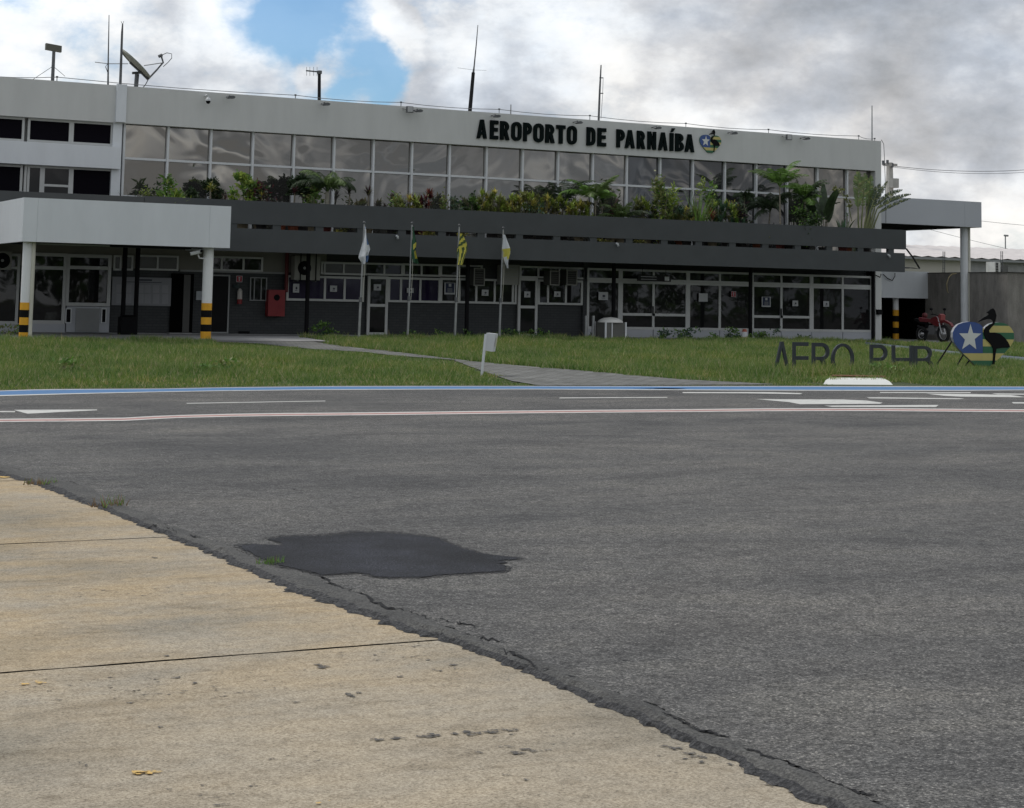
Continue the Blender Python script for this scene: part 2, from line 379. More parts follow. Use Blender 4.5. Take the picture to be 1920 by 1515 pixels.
marks = [(708,1386,22,6),(746,1383,28,5),(800,1380,30,6),(815,1377,26,6),(853,1375,16,4),(885,1374,40,8),(922,1371,32,7),(955,1368,30,6),(950,1399,22,4),(983,1404,16,5),(1000,1407,18,6),(970,1411,30,5),(1022,1406,18,4),(898,1410,12,3),(876,1411,8,2.5),(655,1302,16,6),(662,1305,10,4),(672,1298,8,4),(850,1246,20,3),(855,1253,12,2.5),(812,1255,8,2.5),(824,1257,10,2.5),(750,1268,12,2.5),(953,1275,6,2),(950,1452,16,2.5),(987,1461,12,2.5),(605,1250,22,5),(598,1246,14,4),(290,1045,12,2.5),(244,1317,14,2.5),(555,1316,12,2),(313,1229,8,3),(300,1362,9,3),(161,1434,4,5),(150,1429,5,3),(70,1474,5,2),(412,1508,30,3),(1265,1402,24,6),(1290,1412,22,5),(1312,1418,28,6),(1316,1428,14,4),(1245,1398,14,3),(1485,1483,16,4),(1445,1470,22,5),(1395,1440,18,5),(1370,1432,14,4),(480,1290,8,2),(365,1280,10,3),(330,1270,14,3)]
for k, (x, y, w, h) in enumerate(marks): blob(st, x, y, w, h, .0085, 100+k)
for k in range(60):   # speckled wear around the joints
    t = srnd.random(); x = srnd.uniform(60, 860); y = 1275 + srnd.gauss(12, 22) - x*.03
    if 0 < x < 1000 and y > 1265 - .08*x + 8: blob(st, x, y, srnd.uniform(2, 6), srnd.uniform(.5, 1.3), .0085, 400+k, 12)
for k in range(70):
    x = srnd.uniform(0, 1500); y = srnd.uniform(1230, 1510)
    if x < 300 + (y-1000)*2.2: blob(st, x, y, srnd.uniform(2, 5), srnd.uniform(.5, 1.2), .0085, 800+k, 12)
def ragged(name, stops, scale, lo, hi, rough=.85, stretch=None):
    m, nt, b = nodes(name); nt.links.new(ramp(nt, noise(nt, scale*.8, 4, .7), stops), b.inputs['Base Color']); b.inputs['Roughness'].default_value = rough
    mr = nt.nodes.new('ShaderNodeMapRange'); mr.inputs[1].default_value = lo; mr.inputs[2].default_value = hi; nt.links.new(noise(nt, scale, 5, .7, stretch=stretch), mr.inputs[0])
    tp_ = nt.nodes.new('ShaderNodeBsdfTransparent'); mx = nt.nodes.new('ShaderNodeMixShader'); nt.links.new(mr.outputs[0], mx.inputs[0]); nt.links.new(tp_.outputs[0], mx.inputs[1]); nt.links.new(b.outputs[0], mx.inputs[2]); nt.links.new(mx.outputs[0], nt.nodes['Material Output'].inputs[0]); return m
structure(st.build('tar_stains', ragged('old_tar', [(.35, (.05, .048, .045)), (.65, (.12, .112, .10))], 60, .42, .5), loc=(0, 0, 0)))
pe = MB(); poly_px(pe, PATCH2, AZ+.0032, .02, 5, 5); structure(pe.build('tar_patch_fringe', ragged('patch_fringe', [(.35, (.008, .008, .009)), (.65, (.04, .04, .042))], 34, .47, .53), loc=(0, 0, 0)))
sp_ = MB()
for k, (x, y, w, h) in enumerate([(300,1292,330,46),(140,1300,160,40),(700,1228,260,26),(820,1212,120,22),(60,1290,140,26),(1290,1420,150,50),(640,1112,160,18),(250,1110,380,22),(560,1420,120,18),(1080,1380,260,40),(420,1480,220,30)]): blob(sp_, x, y, w, h, .0065, 900+k, 36)
structure(sp_.build('worn_specks', ragged('worn_specks', [(.35, (.06, .056, .05)), (.65, (.13, .12, .105))], 38, .60, .66, stretch=(.55, 1, 1)), loc=(0, 0, 0)))
yp = MB()
for k, (x, y, w, h) in enumerate([(275,1447,44,9),(262,1449,24,5),(75,1279,20,5),(46,1282,18,4),(597,1505,9,3),(615,1501,8,2),(5,894,24,4)]): blob(yp, x, y, w, h, .0095, 60+k)
m = ragged('worn_yellow_paint', [(.4, (.5, .36, .14)), (.6, (.66, .42, .12))], 40, .42, .5)
structure(yp.build('yellow_paint_remnants', m, loc=(0, 0, 0)))
# cracks in the asphalt beside the strip
ck = MB(); crnd = random.Random(5)
def crack(px, w, seed, z=AZ+.0035):
    r_ = random.Random(seed); P = []
    for (xa, ya), (xb, yb) in zip(px, px[1:]):
        n_ = max(2, int(math.hypot(xb-xa, yb-ya)/5))
        for k in range(n_): P.append((xa+(xb-xa)*k/n_ + r_.gauss(0, 2.2), ya+(yb-ya)*k/n_ + r_.gauss(0, 2.0)))
    W = [max(.001, w*.75*(.25+1.0*r_.random())*math.sin(math.pi*(k+.6)/(len(P)+.2))**.5) for k in range(len(P))]
    Q = [flat(x, y, z) for x, y in P]
    for k in range(len(Q)-1):
        d = (Q[k+1]-Q[k]); nrm = Vector((-d.y, d.x, 0)).normalized()
        ck.quad(Q[k]-nrm*W[k]/2, Q[k]+nrm*W[k]/2, Q[k+1]+nrm*W[k+1]/2, Q[k+1]-nrm*W[k+1]/2)
for i, (px, w) in enumerate([([(570,1070),(600,1078),(622,1094),(650,1108),(680,1113),(700,1127),(730,1140),(770,1146)],.04),([(770,1146),(800,1156),(815,1158)],.022),([(860,1163),(885,1174),(900,1181)],.022),([(820,1160),(850,1166),(880,1173)],.014),([(870,1190),(910,1197),(960,1206)],.016),([(940,1217),(990,1238),(1010,1252)],.028),([(1018,1250),(1032,1260)],.03),([(1060,1266),(1095,1280)],.035),([(1145,1300),(1200,1322),(1240,1335),(1270,1345)],.03),([(1290,1358),(1330,1372),(1375,1386)],.03),([(1250,1340),(1300,1362)],.018),([(1395,1400),(1430,1416),(1480,1432),(1540,1452)],.035),([(1480,1438),(1520,1456),(1590,1478),(1650,1494)],.03),([(1600,1490),(1660,1512)],.03),([(1160,1237),(1184,1239)],.009),([(256,978),(300,984),(340,1000)],.015),([(355,1003),(380,1008)],.018),([(545,1060),(575,1074)],.02),([(440,858),(466,856)],.022),([(384,853),(392,855)],.03),([(547,918),(574,917)],.014)]): crack(px, w, 30+i)
structure(ck.build('asphalt_cracks', M('crack_black', (.008, .008, .009), .95), loc=(0, 0, 0)))

# painted markings (each sheet lies above the asphalt)
def paint(name, col, a, b_, wear=.42):
    m, nt, b = nodes(name)
    f = noise(nt, 9, 6, .7, stretch=(.6, 1, 1))
    nt.links.new(ramp(nt, f, [(wear-.1, tuple(c*.55 for c in col)), (wear+.04, col)]), b.inputs['Base Color']); b.inputs['Roughness'].default_value = .7; return m
P_WHITE = paint('road_white', (.56, .56, .53), 0, 1); P_BLUE = paint('road_blue', (.06, .17, .36), 0, 1, .4); P_RED = paint('road_pink', (.42, .22, .20), 0, 1, .45)
P_PALE = paint('road_pale_grey', (.33, .34, .34), 0, 1)
MZ = AZ+.004
bm_ = MB(); strip(bm_, bl_top, bl_bot, MZ, 0, .10, .84); structure(bm_.build('blue_edge_line', P_BLUE, loc=(0, 0, 0)))
bw = MB(); strip(bw, bl_top, bl_bot, MZ, 0, 0, .10); strip(bw, bl_top, bl_bot, MZ, 0, .84, 1); structure(bw.build('white_line_border', P_WHITE, loc=(0, 0, 0)))
rt = [(-60,785.5),(0,785.2),(60,784.6),(130,784.2),(233,783),(287,780),(333,778.2),(433,775.8),(533,774.4),(640,773.5),(800,771.8),(960,769.8),(1120,768.3),(1280,767.2),(1440,765.5),(1640,765.2),(1800,766.5),(1920,767.3),(1990,767.6)]
rb = [(x, y+(6.0 if x < 300 else 5.4)) for x, y in rt]
rm = MB(); strip(rm, rt, rb, MZ, 0, .28, .74); structure(rm.build('red_line', P_RED, loc=(0, 0, 0)))
rw = MB(); strip(rw, rt, rb, MZ, 0, 0, .28); strip(rw, rt, rb, MZ, 0, .74, 1); structure(rw.build('red_line_border', P_WHITE, loc=(0, 0, 0)))
wm = MB()
for L in ([(350,756.8),(350,755.6),(610,751.2),(610,752.3)], [(1048,746.8),(1050,745.4),(1250,744.4),(1252,745.6)], [(0,772.8),(0,770.6),(28,770.6),(28,772.8)], [(26,768.4),(182,767.8),(182,769.2),(52,775.6),(44,773.8)],
          [(1280,735.2),(1440,735.2),(1505,737.2),(1500,739),(1440,738),(1400,737.4),(1280,737)], [(1416,748),(1450,748.6),(1580,749),(1625,751),(1655,755),(1650,757),(1500,757.8),(1480,754)], [(1545,760.5),(1760,759.2),(1755,763),(1560,762.8)],
          [(1625,745),(1640,744.8),(1808,747),(1800,748.4),(1630,746.8)], [(1650,735.2),(1820,735.4),(1820,737),(1650,736.6)], [(1735,738),(1820,738.8),(1895,740.6),(1925,744.8),(1800,743.6),(1770,742)], [(1897,754),(1990,754.8),(1990,757.4),(1900,756.4)], [(1860,737.5),(1990,739),(1990,741),(1870,739.4)],
          [(1180,727.8),(1250,727.4),(1290,728.6),(1270,730.2)]): poly_px(wm, L, MZ)
structure(wm.build('white_road_markings', P_WHITE, loc=(0, 0, 0)))

# pavers, walkway and turf
def pavers():
    m, nt, b = nodes('grey_pavers')
    br = nt.nodes.new('ShaderNodeTexBrick'); br.inputs['Scale'].default_value = 1.; br.inputs['Brick Width'].default_value = .42; br.inputs['Row Height'].default_value = .22; br.inputs['Mortar Size'].default_value = .018
    br.inputs[1].default_value = (.15, .15, .147, 1); br.inputs[2].default_value = (.20, .20, .195, 1); br.inputs[3].default_value = (.055, .06, .035, 1)
    nt.links.new(coords(nt), br.inputs[0])
    nt.links.new(mixc(nt, 1., br.outputs[0], ramp(nt, noise(nt, 2.2, 5, .65), [(.3, (.6, .6, .58)), (.6, (1, 1, 1))]), 'MULTIPLY'), b.inputs['Base Color']); b.inputs['Roughness'].default_value = .9; return m
PAVE = pavers()
def land_poly(pts, lift):
    return [(lambda p: (p.x, p.y, zt(p.y)+lift))(land(x, y)) for x, y in pts]
up_e = [(560,637.5),(640,650),(740,660.5),(800,668),(900,680),(1000,689),(1100,697),(1200,706),(1280,713),(1380,718),(1470,722.5)]
lo_e = [(380,641),(480,645),(590,656),(680,661),(740,668),(850,676),(880,688),(930,706),(960,716),(985,720),(1010,724.4)]
PU, PL = land_poly(up_e, .02), land_poly(lo_e, .02)
pv = MB()
for k in range(len(PU)-1): pv.quad(PL[k], PL[k+1], PU[k+1], PU[k])
structure(pv.build('paver_path', PAVE, loc=(0, 0, 0)))
path_poly = [(p[0], p[1]) for p in PL] + [(p[0], p[1]) for p in reversed(PU)]
wk = MB(); WY = 49.0
for xa, xb in zip(range(4, 20), range(5, 21)):
    wk.quad((xa, WY, zt(WY)+.03), (xb, WY, zt(WY)+.03), (xb, 51, GZ1+.03), (xa, 51, GZ1+.03))
wk.quad((4, 51, GZ1+.03), (44.4, 51.0, GZ1+.03), (44.4, 54.9, GZ1+.03), (4, 54.9, GZ1+.03))
wk.quad((44.4, 50.6, GZ1+.03), (49.3, 50.6, GZ1+.03), (49.3, 66, GZ1+.03), (44.4, 66, GZ1+.03))
structure(wk.build('pavement', GREYC, loc=(0, 0, 0)))
p2u = [(1620,643),(1700,651.5),(1800,662),(1920,672),(2000,679)]; p2l = [(1620,649),(1700,658.5),(1800,670),(1920,681),(2000,689)]
P2U, P2L = land_poly(p2u, .04), land_poly(p2l, .04)
bp = MB()
for k in range(len(P2U)-1): bp.quad(P2L[k], P2L[k+1], P2U[k+1], P2U[k])
structure(bp.build('pale_kerb_path', M('blue_grey_path', (.11, .135, .16), .9, .15, 2), loc=(0, 0, 0)))
path2_poly = [(p[0], p[1]) for p in P2L] + [(p[0], p[1]) for p in reversed(P2U)]

def inside(poly, x, y):
    r_ = np.zeros(x.shape, bool); n_ = len(poly)
    for i in range(n_):
        x0, y0 = poly[i]; x1, y1 = poly[(i+1) % n_]
        c_ = ((y0 > y) != (y1 > y)) & (x < (x1-x0)*(y-y0)/((y1-y0) or 1e-9) + x0); r_ ^= c_
    return r_
def grass_field():
    g = np.random.default_rng(4); N = 800000
    y = 31.0 + 24*g.random(N)**.92; x = g.uniform(3, 60, N)
    ang = np.arctan2(x, y); keep = (ang > YAW-.335) & (ang < YAW+.335)
    keep &= y > np.interp(x, fX, fY) + .03
    lf = np.sin(x*.9+1)*np.sin(y*.7+x*.3) + .6*np.sin(x*2.3+y*1.7) + .5*np.sin(x*5.1-y*3.3) + .4*np.sin(x*9.7+y*8.1)
    keep &= ~inside(path_poly, x + .16*np.sin(y*5.3+x)+.12*np.sin(y*13), y + .12*np.sin(x*7)); keep &= ~((x < 20.2+.3*np.sin(y*5)) & (y > 48.6 + .25*np.sin(x*3.1)+.1*np.sin(x*9)))
    keep &= (y < 51.6 + .3*np.sin(x*2.0)) | ((y < 53.2) & (lf > .9)); keep &= ~((x > 43.6) & (y > 50.4)); keep &= ~inside(path2_poly, x, y); keep &= ~((x > 24.6) & (x < 27.6) & (y < 33.15))
    x, y, lf = x[keep], y[keep], lf[keep]; n_ = len(x)
    z = np.where(y < GY0, 0, np.minimum(GZ1, GZ1*(y-GY0)/(GY1-GY0)))
    tall = np.clip((y-np.interp(x, fX, fY)-.3)/3.0, 0, 1)
    h = (.045 + .095*tall) * (1+.25*lf) * (.55+.8*g.random(n_)); h = h + .22*((x > 24.5) & (x < 31.5) & (y > 34.3+.15*lf) & (y < 37.3))*g.random(n_)**.8
    pd = np.zeros(n_); rr_ = np.hypot(x, y)
    for d_, v_ in ((.3, .85), (.8, .8), (1.3, .75), (1.9, .65), (2.5, .55), (3.2, .45), (4., .3), (5., .15)):
        pd = np.maximum(pd, v_*inside(path_poly, x*(1+d_/rr_), y*(1+d_/rr_)))
    h = h*(1-.9*pd); h = np.clip(h, .025, .5)
    tuft = g.random(n_) < .006; h = np.where(tuft & (pd < .1), h*1.4+.05, h)
    w = (.005 + .010*g.random(n_)) * (1+.012*(y-30)); th = g.uniform(0, math.pi, n_); la = g.uniform(0, 2*math.pi, n_); ln = h*(.15+.75*g.random(n_))
    V = np.empty((n_, 3, 3), np.float32)
    V[:, 0] = np.stack([x-w*np.cos(th), y-w*np.sin(th), z], 1); V[:, 1] = np.stack([x+w*np.cos(th), y+w*np.sin(th), z], 1)
    V[:, 2] = np.stack([x+ln*np.cos(la), y+ln*np.sin(la), z+h], 1)
    me = bpy.data.meshes.new('grass'); me.vertices.add(n_*3); me.vertices.foreach_set('co', V.ravel())
    me.loops.add(n_*3); me.loops.foreach_set('vertex_index', np.arange(n_*3, dtype=np.int32)); me.polygons.add(n_)
    me.polygons.foreach_set('loop_start', np.arange(0, n_*3, 3, dtype=np.int32)); me.update(calc_edges=True)
    at_ = me.attributes.new('blade', 'FLOAT', 'FACE'); at_.data.foreach_set('value', g.random(n_).astype(np.float32))
    m, nt, b = nodes('grass_blades')
    a = nt.nodes.new('ShaderNodeAttribute'); a.attribute_name = 'blade'
    c1 = ramp(nt, a.outputs['Fac'], [(0, (.08, .16, .026)), (.45, (.15, .245, .05)), (.78, (.24, .29, .08)), (.93, (.40, .36, .20))])
    c = mixc(nt, 1., c1, ramp(nt, noise(nt, .55, 5, .6), [(.3, (.66, .8, .7)), (.5, (1, 1, 1)), (.72, (1.3, 1.12, .95))]), 'MULTIPLY')
    nt.links.new(c, b.inputs['Base Color']); b.inputs['Roughness'].default_value = .6
    tr = nt.nodes.new('ShaderNodeBsdfTranslucent'); nt.links.new(c, tr.inputs[0]); mx = nt.nodes.new('ShaderNodeMixShader'); mx.inputs[0].default_value = .35
    nt.links.new(b.outputs[0], mx.inputs[1]); nt.links.new(tr.outputs[0], mx.inputs[2]); nt.links.new(mx.outputs[0], nt.nodes['Material Output'].inputs[0])
    me.materials.append(m); o = bpy.data.objects.new('grass', me); COL.objects.link(o)
    tag(o, 'long green grass verge between the road and the terminal', 'grass', kind='stuff')
grass_field()
def weed(px, py, w, h, label, seed, dry=.3, z=None, n=60):
    p = flat(px, py, .02) if z is None else land(px, py); r_ = random.Random(seed); mb = MB()
    for k in range(n):
        a = r_.uniform(0, 6.28); d = r_.random()**.6*w/2; b0 = Vector((p.x+math.cos(a)*d, p.y+math.sin(a)*d*.6, p.z))
        t = b0 + Vector((r_.uniform(-.5, .5)*h, r_.uniform(-.5, .5)*h, h*r_.uniform(.3, 1))); s_ = Vector((.006, .004, 0))*(1+w)
        mb.quad(b0-s_*.7, b0+s_*.7, t, m=1 if r_.random() < dry else 0)
    tag(mb.build('weed_tuft', [L_GREEN, M('dry_grass', (.24, .16, .08), .8, .2)], fixn=False), label, 'weed', 'weed tufts in the paving crack')
weed(208, 950, .30, .11, 'larger green and brown weed tuft growing from the seam beside the tan concrete', 1, .55, n=46)
weed(76, 908, .3, .07, 'small flat weed tuft on the seam, farthest from the dark patch', 2, .6, n=50)
weed(507, 1059, .2, .06, 'small green weed tuft at the left tip of the fresh black tar patch', 3, .1, n=60)
# ------------------------------------------------------------------ terminal building
YF, YG, YL, YB, YC = 54.7, 54.95, 54.95, 52.2, 48.5
ZR, ZG, ZT, FL = 8.06, 6.915, 5.865, GZ1+.03
XR, XL = 44.5, 2.0
term = thing('terminal_building', (30, 55, GZ1), 'two storey airport terminal with pale parapet, mirror glass upper floor and dark ground floor', 'airport terminal')
M_ = MB
# bodies
b = M_(); b.box(XL, XR-.3, 55.15, 72, 3.45, 7.6); b.build('upper_body', WHITE, term)
b = M_(); b.box(XL, 32.0, 55.0, 72, GZ1-.3, 3.42); b.box(32.0, XR-.3, 55.25, 72, GZ1-.3, 3.42)
m, nt, bs = nodes('dark_grey_brick')
br = nt.nodes.new('ShaderNodeTexBrick'); br.inputs['Scale'].default_value = 1; br.inputs['Brick Width'].default_value = .24; br.inputs['Row Height'].default_value = .085; br.inputs['Mortar Size'].default_value = .008
br.inputs[1].default_value = (.034, .038, .04, 1); br.inputs[2].default_value = (.042, .046, .048, 1); br.inputs[3].default_value = (.022, .025, .027, 1)
mpn = nt.nodes.new('ShaderNodeMapping'); mpn.inputs['Rotation'].default_value = (R(-90), 0, 0); nt.links.new(coords(nt), mpn.inputs[0]); nt.links.new(mpn.outputs[0], br.inputs[0])
nt.links.new(br.outputs[0], bs.inputs['Base Color']); bs.inputs['Roughness'].default_value = .75; BRICK = m
b.build('ground_floor_wall', BRICK, term)
b = M_(); b.box(XL, 18.6, 54.97, 55.0, 2.52, 3.42); b.box(18.6, 22.2, 54.975, 55.0, 2.52, 3.42); b.build('upper_wall_board', BEIGE, term)
# fascia, column, strip
b = M_(); b.box(XL, XR, YF, 55.1, ZG, ZR); b.build('parapet_fascia', WHITE, term)
b = M_(); b.box(XL+.1, XR-.1, 55.1, 72, 7.6, 7.7); b.build('roof', CONC, term)
b = M_(); b.box(XR-.2, XR, 55.1, 72, GZ1, ZR-.02); b.build('side_wall', WHITE, term)
xa = at(1641.5, 420, YF).x
b = M_(); b.box(xa, XR, YF, 55.1, GZ1-.2, ZG); b.build('corner_column', WHITE, term)
x0, x1 = at(218.5, 190, 54.6).x, at(237, 190, 54.6).x
b = M_(); b.box(x0, x1, 54.58, YF, at(228, 229, 54.6).z, ZR+.03); b.build('parapet_pilaster', CLAD, term)
x2 = at(212.5, 250, 54.75).x; x3 = at(229.5, 250, 54.75).x
b = M_(); b.box(x2, x3, 54.78, 55.15, 3.6, ZG); b.build('window_pier', CLAD, term)
zs0, zs1 = at(120, 311.5, 54.62).z, at(120, 269.5, 54.62).z
b = M_(); b.box(XL, at(227.3, 295, 54.6).x, 54.62, 55.15, zs0, zs1); b.build('spandrel_band', CLAD, term)

def wframe(mb, x0, x1, z0, z1, mull, trans, Y, fw, dep):
    mb.box(x0, x0+fw, Y, Y+dep, z0, z1); mb.box(x1-fw, x1, Y, Y+dep, z0, z1)
    mb.box(x0+fw, x1-fw, Y+.003, Y+dep, z0, z0+fw); mb.box(x0+fw, x1-fw, Y+.003, Y+dep, z1-fw, z1)
    for mx in mull: mb.box(mx-fw/2, mx+fw/2, Y+.005, Y+dep, z0+fw, z1-fw)
    for tz in trans: mb.box(x0+fw, x1-fw, Y+.008, Y+dep, tz-fw/2, tz+fw/2)
prn = random.Random(3)
def window(x0, x1, z0, z1, mull=(), trans=(), pane=G_LOW, fr=ALUF, fw=.07, Y=54.88, dep=.07, name='window', parent=None, tilt=0., label=None):
    f = M_(); wframe(f, x0, x1, z0, z1, mull, trans, Y, fw, dep)
    fo = f.build(name, fr, parent or term, label=label)
    p = M_(); xs = [x0+fw] + list(mull) + [x1-fw]; zs = [z0+fw] + list(trans) + [z1-fw]
    for a, c in zip(xs, xs[1:]):
        for d, e in zip(zs, zs[1:]):
            q = [prn.uniform(-tilt, tilt) for _ in range(3)]
            y = Y+dep*.6
            p.quad((a, y, d), (c, y+q[0]*(c-a), d), (c, y+q[0]*(c-a)+q[1]*(e-d), e), (a, y+q[1]*(e-d), e))
    o = p.build('pane', pane, fo, fixn=False); return fo
def wpx(x0, y0, x1, y1, mull=(), trans=(), Y=54.88, **k):
    a, c, d, e = pxr(x0, y0, x1, y1, Y); ym, xm = (y0+y1)/2, (x0+x1)/2
    return window(a, c, d, e, [at(q, ym, Y).x for q in mull], [at(xm, q, Y).z for q in trans], Y=Y, **k)
# left wing windows, upper two rows
for (xa_, xb_, pn) in ((-80, 46, G_MESH), (52, 134, G_MESH), (134, 212, G_MESH)):
    xm = (xa_+xb_)/2; yt = 217.5 + xm*.0615; yb = 263 + xm*.0532
    wpx(xa_, yt, xb_, yb, Y=54.86, pane=pn)
for (xa_, xb_, pn, ml, tr) in ((-80, 42, G_MESH, (), ()), (45, 79, G_LOW, (53,), ()), (79, 133, G_LOW, (), (348,)), (133, 212, G_MESH, (), ())):
    xm = (xa_+xb_)/2; yt = 307 + xm*.046; wpx(xa_, yt, xb_, 369, ml, tr, Y=54.86, pane=pn)
# mirror glass wall: 21 bays
XM = [15.42 + 1.381*k for k in range(22)]
zsill = 4.70
for k in range(21):
    x0, x1 = XM[k], XM[k+1]
    f = M_()
    f.box(x0-.035, x0+.035, 54.86, 55.02, 3.6, ZG)
    f.box(x0+.035, x1-.035, 54.88, 55.02, ZT-.035, ZT+.035); f.box(x0+.035, x1-.035, 54.84, 55.02, zsill-.05, zsill+.04); f.box(x0+.035, x1-.035, 54.9, 55.02, 3.6, 3.7)
    fo = f.build('window', ALU, term)
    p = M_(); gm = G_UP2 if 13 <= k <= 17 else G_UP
    for za, zb in ((3.7, zsill), (zsill+.03, ZT), (ZT, ZG)):
        q0, q1 = prn.gauss(0, .006), prn.gauss(0, .006)
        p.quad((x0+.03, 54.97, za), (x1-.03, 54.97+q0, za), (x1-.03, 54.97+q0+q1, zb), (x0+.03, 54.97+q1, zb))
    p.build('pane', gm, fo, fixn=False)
f = M_(); f.box(XM[21]-.1, XM[21]-.03, 54.86, 55.02, 3.6, ZG); f.build('end_mullion', ALU, term)

# planter terrace: two grey bands on short piers
XB0, XB1 = 4.0, 43.6
zb = [at(800, y, YB).z for y in (391, 433, 441, 482)]
b = M_(); b.box(at(271, 378, YB).x, XB1, YB, YB+.16, zb[1], zb[0]); b.build('upper_band', BAND, term)
b = M_(); b.box(XB0, at(271, 378, YB).x-.012, YB+.01, YB+.16, zb[1], zb[0]-.03); b.build('upper_band', BAND, term)
b = M_(); b.box(XB0, XB1-.06, YB, YB+.16, zb[3], zb[2]); b.build('lower_band', BAND, term)
for k in range(-9, 19):
    x = 18.07 + 1.381*k; b = M_(); b.box(x-.13, x+.13, YB+.02, YB+.15, zb[2], zb[1]); b.build('band_pier', BAND, term)
b = M_(); b.box(XB0, XB1-.1, YB+.16, 55.1, 3.45, 3.6); b.build('terrace_floor', M('terrace_floor', (.09, .09, .09), .9), term)
b = M_(); b.box(XB0, XB1-.06, YB+.162, YB+.3, 3.1, 3.45); b.box(XB0, XB1-.2, 53.6, 53.75, 3.2, 3.45); b.build('soffit_beam', SOFFIT, term)
b = M_(); b.box(32.2, 44.2, 54.6, 54.75, 3.16, 3.30); b.build('red_soffit_trim', REDD, term)
b = M_(); b.tube([(18.2, 53.2, 3.28), (32, 53.2, 3.28)], .03); b.tube([(33, 53.2, 3.3), (43, 53.2, 3.3)], .03); b.build('conduit', ALUD, term)
for px_ in (230, 254, 575, 875, 1150, 1407, 1637):
    x = at(px_, 600, 53.4).x; b = M_(); b.tube([(x, 53.4, GZ1), (x, 53.4, 3.45)], .07, 8); b.build('slim_post', BLACK, term)

# ---- ground floor openings, left to right
YW = 54.88
def basepanel(x0, x1, z1, mat=PANEL):
    b = M_(); b.box(x0, x1, YW+.01, 55.0, GZ1+.05, z1); return b.build('base_panel', mat, term)
wpx(-80, 474, 36, 607, trans=(501,), fw=.08); wpx(41, 474, 124, 607, trans=(502,), fw=.1); wpx(124, 477, 208, 574, trans=(502,), fw=.1)
z_ = at(80, 607, YW).z
basepanel(at(-80, 615, YW).x, at(122, 615, YW).x, z_)
d = M_(); pbox(d, 124.5, 575, 205, 624.5, YW+.02, .08); do = d.build('door', PANEL, term, label='low pale panel door with two dark vents')
d = M_(); pbox(d, 142, 578, 186, 622, YW-.01, .03); d.build('door_panel', ALUD, do)
for vx in ((123.5, 133), (190.5, 198.5)):
    v = M_(); pbox(v, vx[0], 579.5, vx[1], 605, YW, .015); v.build('vent', BLACK, do)
    v = M_(); a, c, e, f_ = pxr(vx[0]-1, 578, vx[1]+1, 606, YW); wframe(v, a, c, e, f_, (), (), YW-.015, .03, .03); v.build('vent_frame', ALU, do)
# clerestory by the notice board
for xa_, xb_, ml in ((213, 228, ()), (232, 250, ()), (257, 335, (296,))): wpx(xa_, 478.5, xb_, 507, ml, Y=54.9, pane=G_BLIND, fw=.055)
wpx(396, 481, 493.5, 509, (416, 457), Y=54.9, pane=G_LOW, fw=.06)
b = M_(); pbox(b, 338, 508, 540, 511.5, 54.9, .08); b.build('lintel_strip', ALUD, term)
# open doorway with grey leaf
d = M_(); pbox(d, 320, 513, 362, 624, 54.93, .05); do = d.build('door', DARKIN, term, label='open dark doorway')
d = M_(); pbox(d, 343.5, 515, 356, 623, 54.9, .03); d.build('door_leaf', M('door_grey', (.07, .07, .066), .6), do)
d = M_(); pbox(d, 317, 624, 360, 627, 54.7, .25); d.build('doorstep', GREYC, do)
d = M_(); pbox(d, 396, 516, 429, 625, 54.93, .05); do = d.build('door', M('black_door', (.008, .008, .009), .5, spec=.1), term, label='black door with thin white frame')
d = M_(); a, c, e, f_ = pxr(395, 515, 430, 625, 54.9); wframe(d, a, c, e, f_, (), (), 54.9, .045, .05); d.build('door_frame', ALUD, do)
wpx(469, 520, 500.5, 564, (477, 490), Y=54.92, fw=.03, fr=ALUD)
b = M_(); pbox(b, 448, 621, 468, 628, 54.94, .05); b.build('floor_vent', BLACK, term)
# strip windows above the brick
def strip_win(x0, x1, ml, pane, top=None):
    xm = (x0+x1)/2; yb = 566 + (xm-690)*.0155; yt = 517.5 + (xm-610)*.017
    return wpx(x0, yt, x1, yb, ml, Y=YW, pane=pane, fw=.07)
strip_win(537.5, 683, (609.5, 646.5), G_PUR); strip_win(728, 826, (752, 788.5), G_PUR); strip_win(826, 969, (862, 893.5, 928, 962), G_LOW); strip_win(1009, 1093, (1028, 1061.5), G_LOW)
for x0, x1, ml, pn in ((602, 683, (609, 645), G_BLIND), (683, 756, (721,), G_LOW), (756, 826, (791,), G_LOW), (826, 905, (861,), G_LOW), (975, 1100, (1010, 1050), G_LOW)):
    xm = (x0+x1)/2; wpx(x0, 491 + (xm-620)*.022, x1, 515.5 + (xm-640)*.017, ml, Y=YW, pane=pn, fw=.06)
for x0, x1 in ((689, 727.5), (971.5, 1008)):
    xm = (x0+x1)/2; dy = (xm-708)*.011
    w = wpx(x0, 518+dy, x1, 628.5+dy, (), (572.5+dy,), Y=YW-.02, fw=.09, name='door'); w['label'] = 'white framed glass door with a middle rail'
